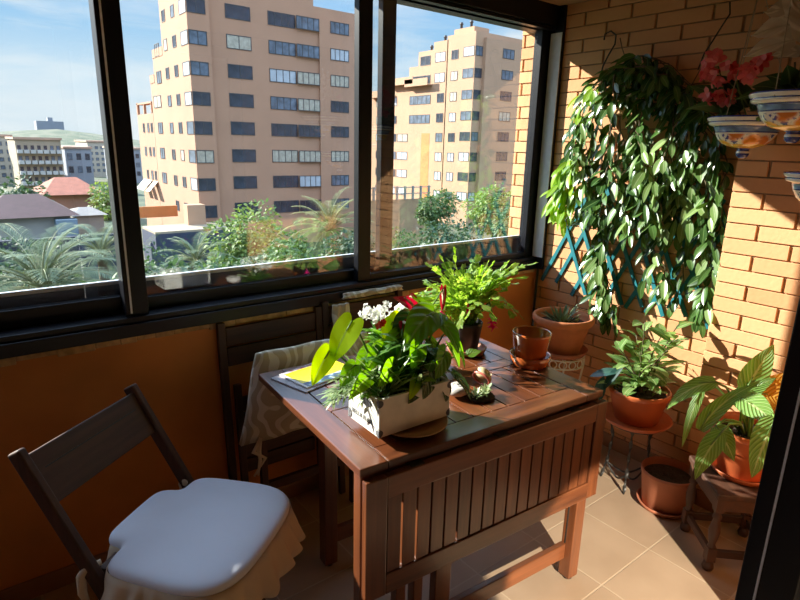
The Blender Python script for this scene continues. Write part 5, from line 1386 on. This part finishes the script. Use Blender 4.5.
for i, (u, v, Y, r_, zt, mm, lab) in enumerate(((70, 270, 36, 2.6, -5.82, 'tree_dark', 'dark garden shrub right of the big palm'), (160, 262, 30, 2.7, -3.70, 'tree_dark', 'dark garden shrub under the terrace'), (215, 270, 22, 1.7, -2.82, 'tree_mid', 'green garden shrub under the light tree'), (300, 275, 25, 2.2, -2.92, 'tree_mid', 'green garden shrub below the olive palm'), (350, 262, 29.5, 1.9, -3.12, 'tree_dark', 'dark shrub behind the window meeting stile'), (10, 290, 15, 1.4, -2.75, 'tree_dark', 'dark shrub at the lower left corner of the view'), (400, 262, 38, 2.6, -4.88, 'tree_mid', 'green shrub in front of the beige fence wall'), (450, 250, 25, 2, -2.06, 'tree_dark', 'dark shrub low in the right pane'), (520, 240, 22, 1.7, -1.43, 'tree_mid', 'green shrub low at the right of the right pane'), (178, 275, 18, 1.5, -2.10, 'tree_dark', 'dark shrub low in the middle pane by the left mullion'), (250, 282, 17.5, 1.3, -2.00, 'tree_dark', 'dark shrub at the centre of the middle pane'), (120, 285, 14, 1.1, -1.62, 'tree_mid', 'shrub behind the left mullion'))):
    tree(lab, py(u, v, Y), r_, zt, 1300, .26, M[mm], trunk=False, flat=.9, name='shrub', cat='shrub')
# ================================================================== light
sun = bpy.data.lights.new('sun', 'SUN'); sun.energy = SUN_E; sun.angle = D2R(.55); sun.color = (1, .95, .85)
so = bpy.data.objects.new('sun', sun); C.objects.link(so)
sd = V((.492, -.82, -.478)).normalized()
so.rotation_euler = sd.to_track_quat('-Z', 'Y').to_euler(); so.location = (-5, 10, 8)
# added lamp standing in for sunlight the glass door reflects onto the floor
sp = bpy.data.lights.new('spot', 'SPOT'); sp.energy = SPOT_E; sp.shadow_soft_size = .02; sp.color = (1, .92, .78)
sp.spot_size = D2R(10.6); sp.spot_blend = .15
po = bpy.data.objects.new('spot', sp); C.objects.link(po)
bd = V((.57, .82, -.49)).normalized(); tgt = V((1.262, .145, .46))
po.location = V((1.622, .145, .46)) - bd*4.0; bd = (tgt-po.location).normalized(); po.rotation_euler = bd.to_track_quat('-Z', 'Y').to_euler()

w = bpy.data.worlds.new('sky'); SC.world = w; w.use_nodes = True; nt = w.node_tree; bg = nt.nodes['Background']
tc = nt.nodes.new('ShaderNodeTexCoord'); sx = nt.nodes.new('ShaderNodeSeparateXYZ'); nt.links.new(tc.outputs['Generated'], sx.inputs[0])
base = ramp(nt, sx.outputs['Z'], [(0, (.74, .84, .92)), (.09, (.66, .82, .95)), (.17, (.36, .63, .92)), (.35, (.36, .60, 1.0)), (1, (.34, .60, 1.05))])
mp = nt.nodes.new('ShaderNodeMapping'); mp.inputs['Scale'].default_value = (2.2, 2.2, 11); mp.inputs['Location'].default_value = (.3, .1, .4)
nt.links.new(tc.outputs['Generated'], mp.inputs['Vector'])
nz = N(nt, 'ShaderNodeTexNoise', Scale=1.6, Detail=6.0, Roughness=.55, Distortion=.4); nt.links.new(mp.outputs['Vector'], nz.inputs['Vector'])
cf = ramp(nt, nz.outputs['Fac'], [(.42, (0, 0, 0)), (.66, (.9, .9, .9))])
mx = N(nt, 'ShaderNodeMix', data_type='RGBA'); nt.links.new(cf, mx.inputs[0]); nt.links.new(base, mx.inputs[6]); mx.inputs[7].default_value = (.88, .93, .97, 1)
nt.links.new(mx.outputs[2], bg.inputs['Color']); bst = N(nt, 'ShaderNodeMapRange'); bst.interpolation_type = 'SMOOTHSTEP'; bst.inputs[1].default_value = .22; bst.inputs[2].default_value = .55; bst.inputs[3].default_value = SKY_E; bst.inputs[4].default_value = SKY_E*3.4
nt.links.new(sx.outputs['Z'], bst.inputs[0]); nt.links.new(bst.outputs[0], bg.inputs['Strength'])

SC.view_settings.view_transform = 'Standard'; SC.view_settings.look = 'None'; SC.view_settings.exposure = EXPO; SC.view_settings.gamma = 1
SC.view_settings.use_curve_mapping = False
SC.cycles.use_denoising = True
SC.cycles.max_bounces = 8; SC.cycles.diffuse_bounces = 5; SC.cycles.glossy_bounces = 3; SC.cycles.transparent_max_bounces = 16
SC.cycles.caustics_reflective = False; SC.cycles.caustics_refractive = False
SC.cycles.sample_clamp_indirect = 6
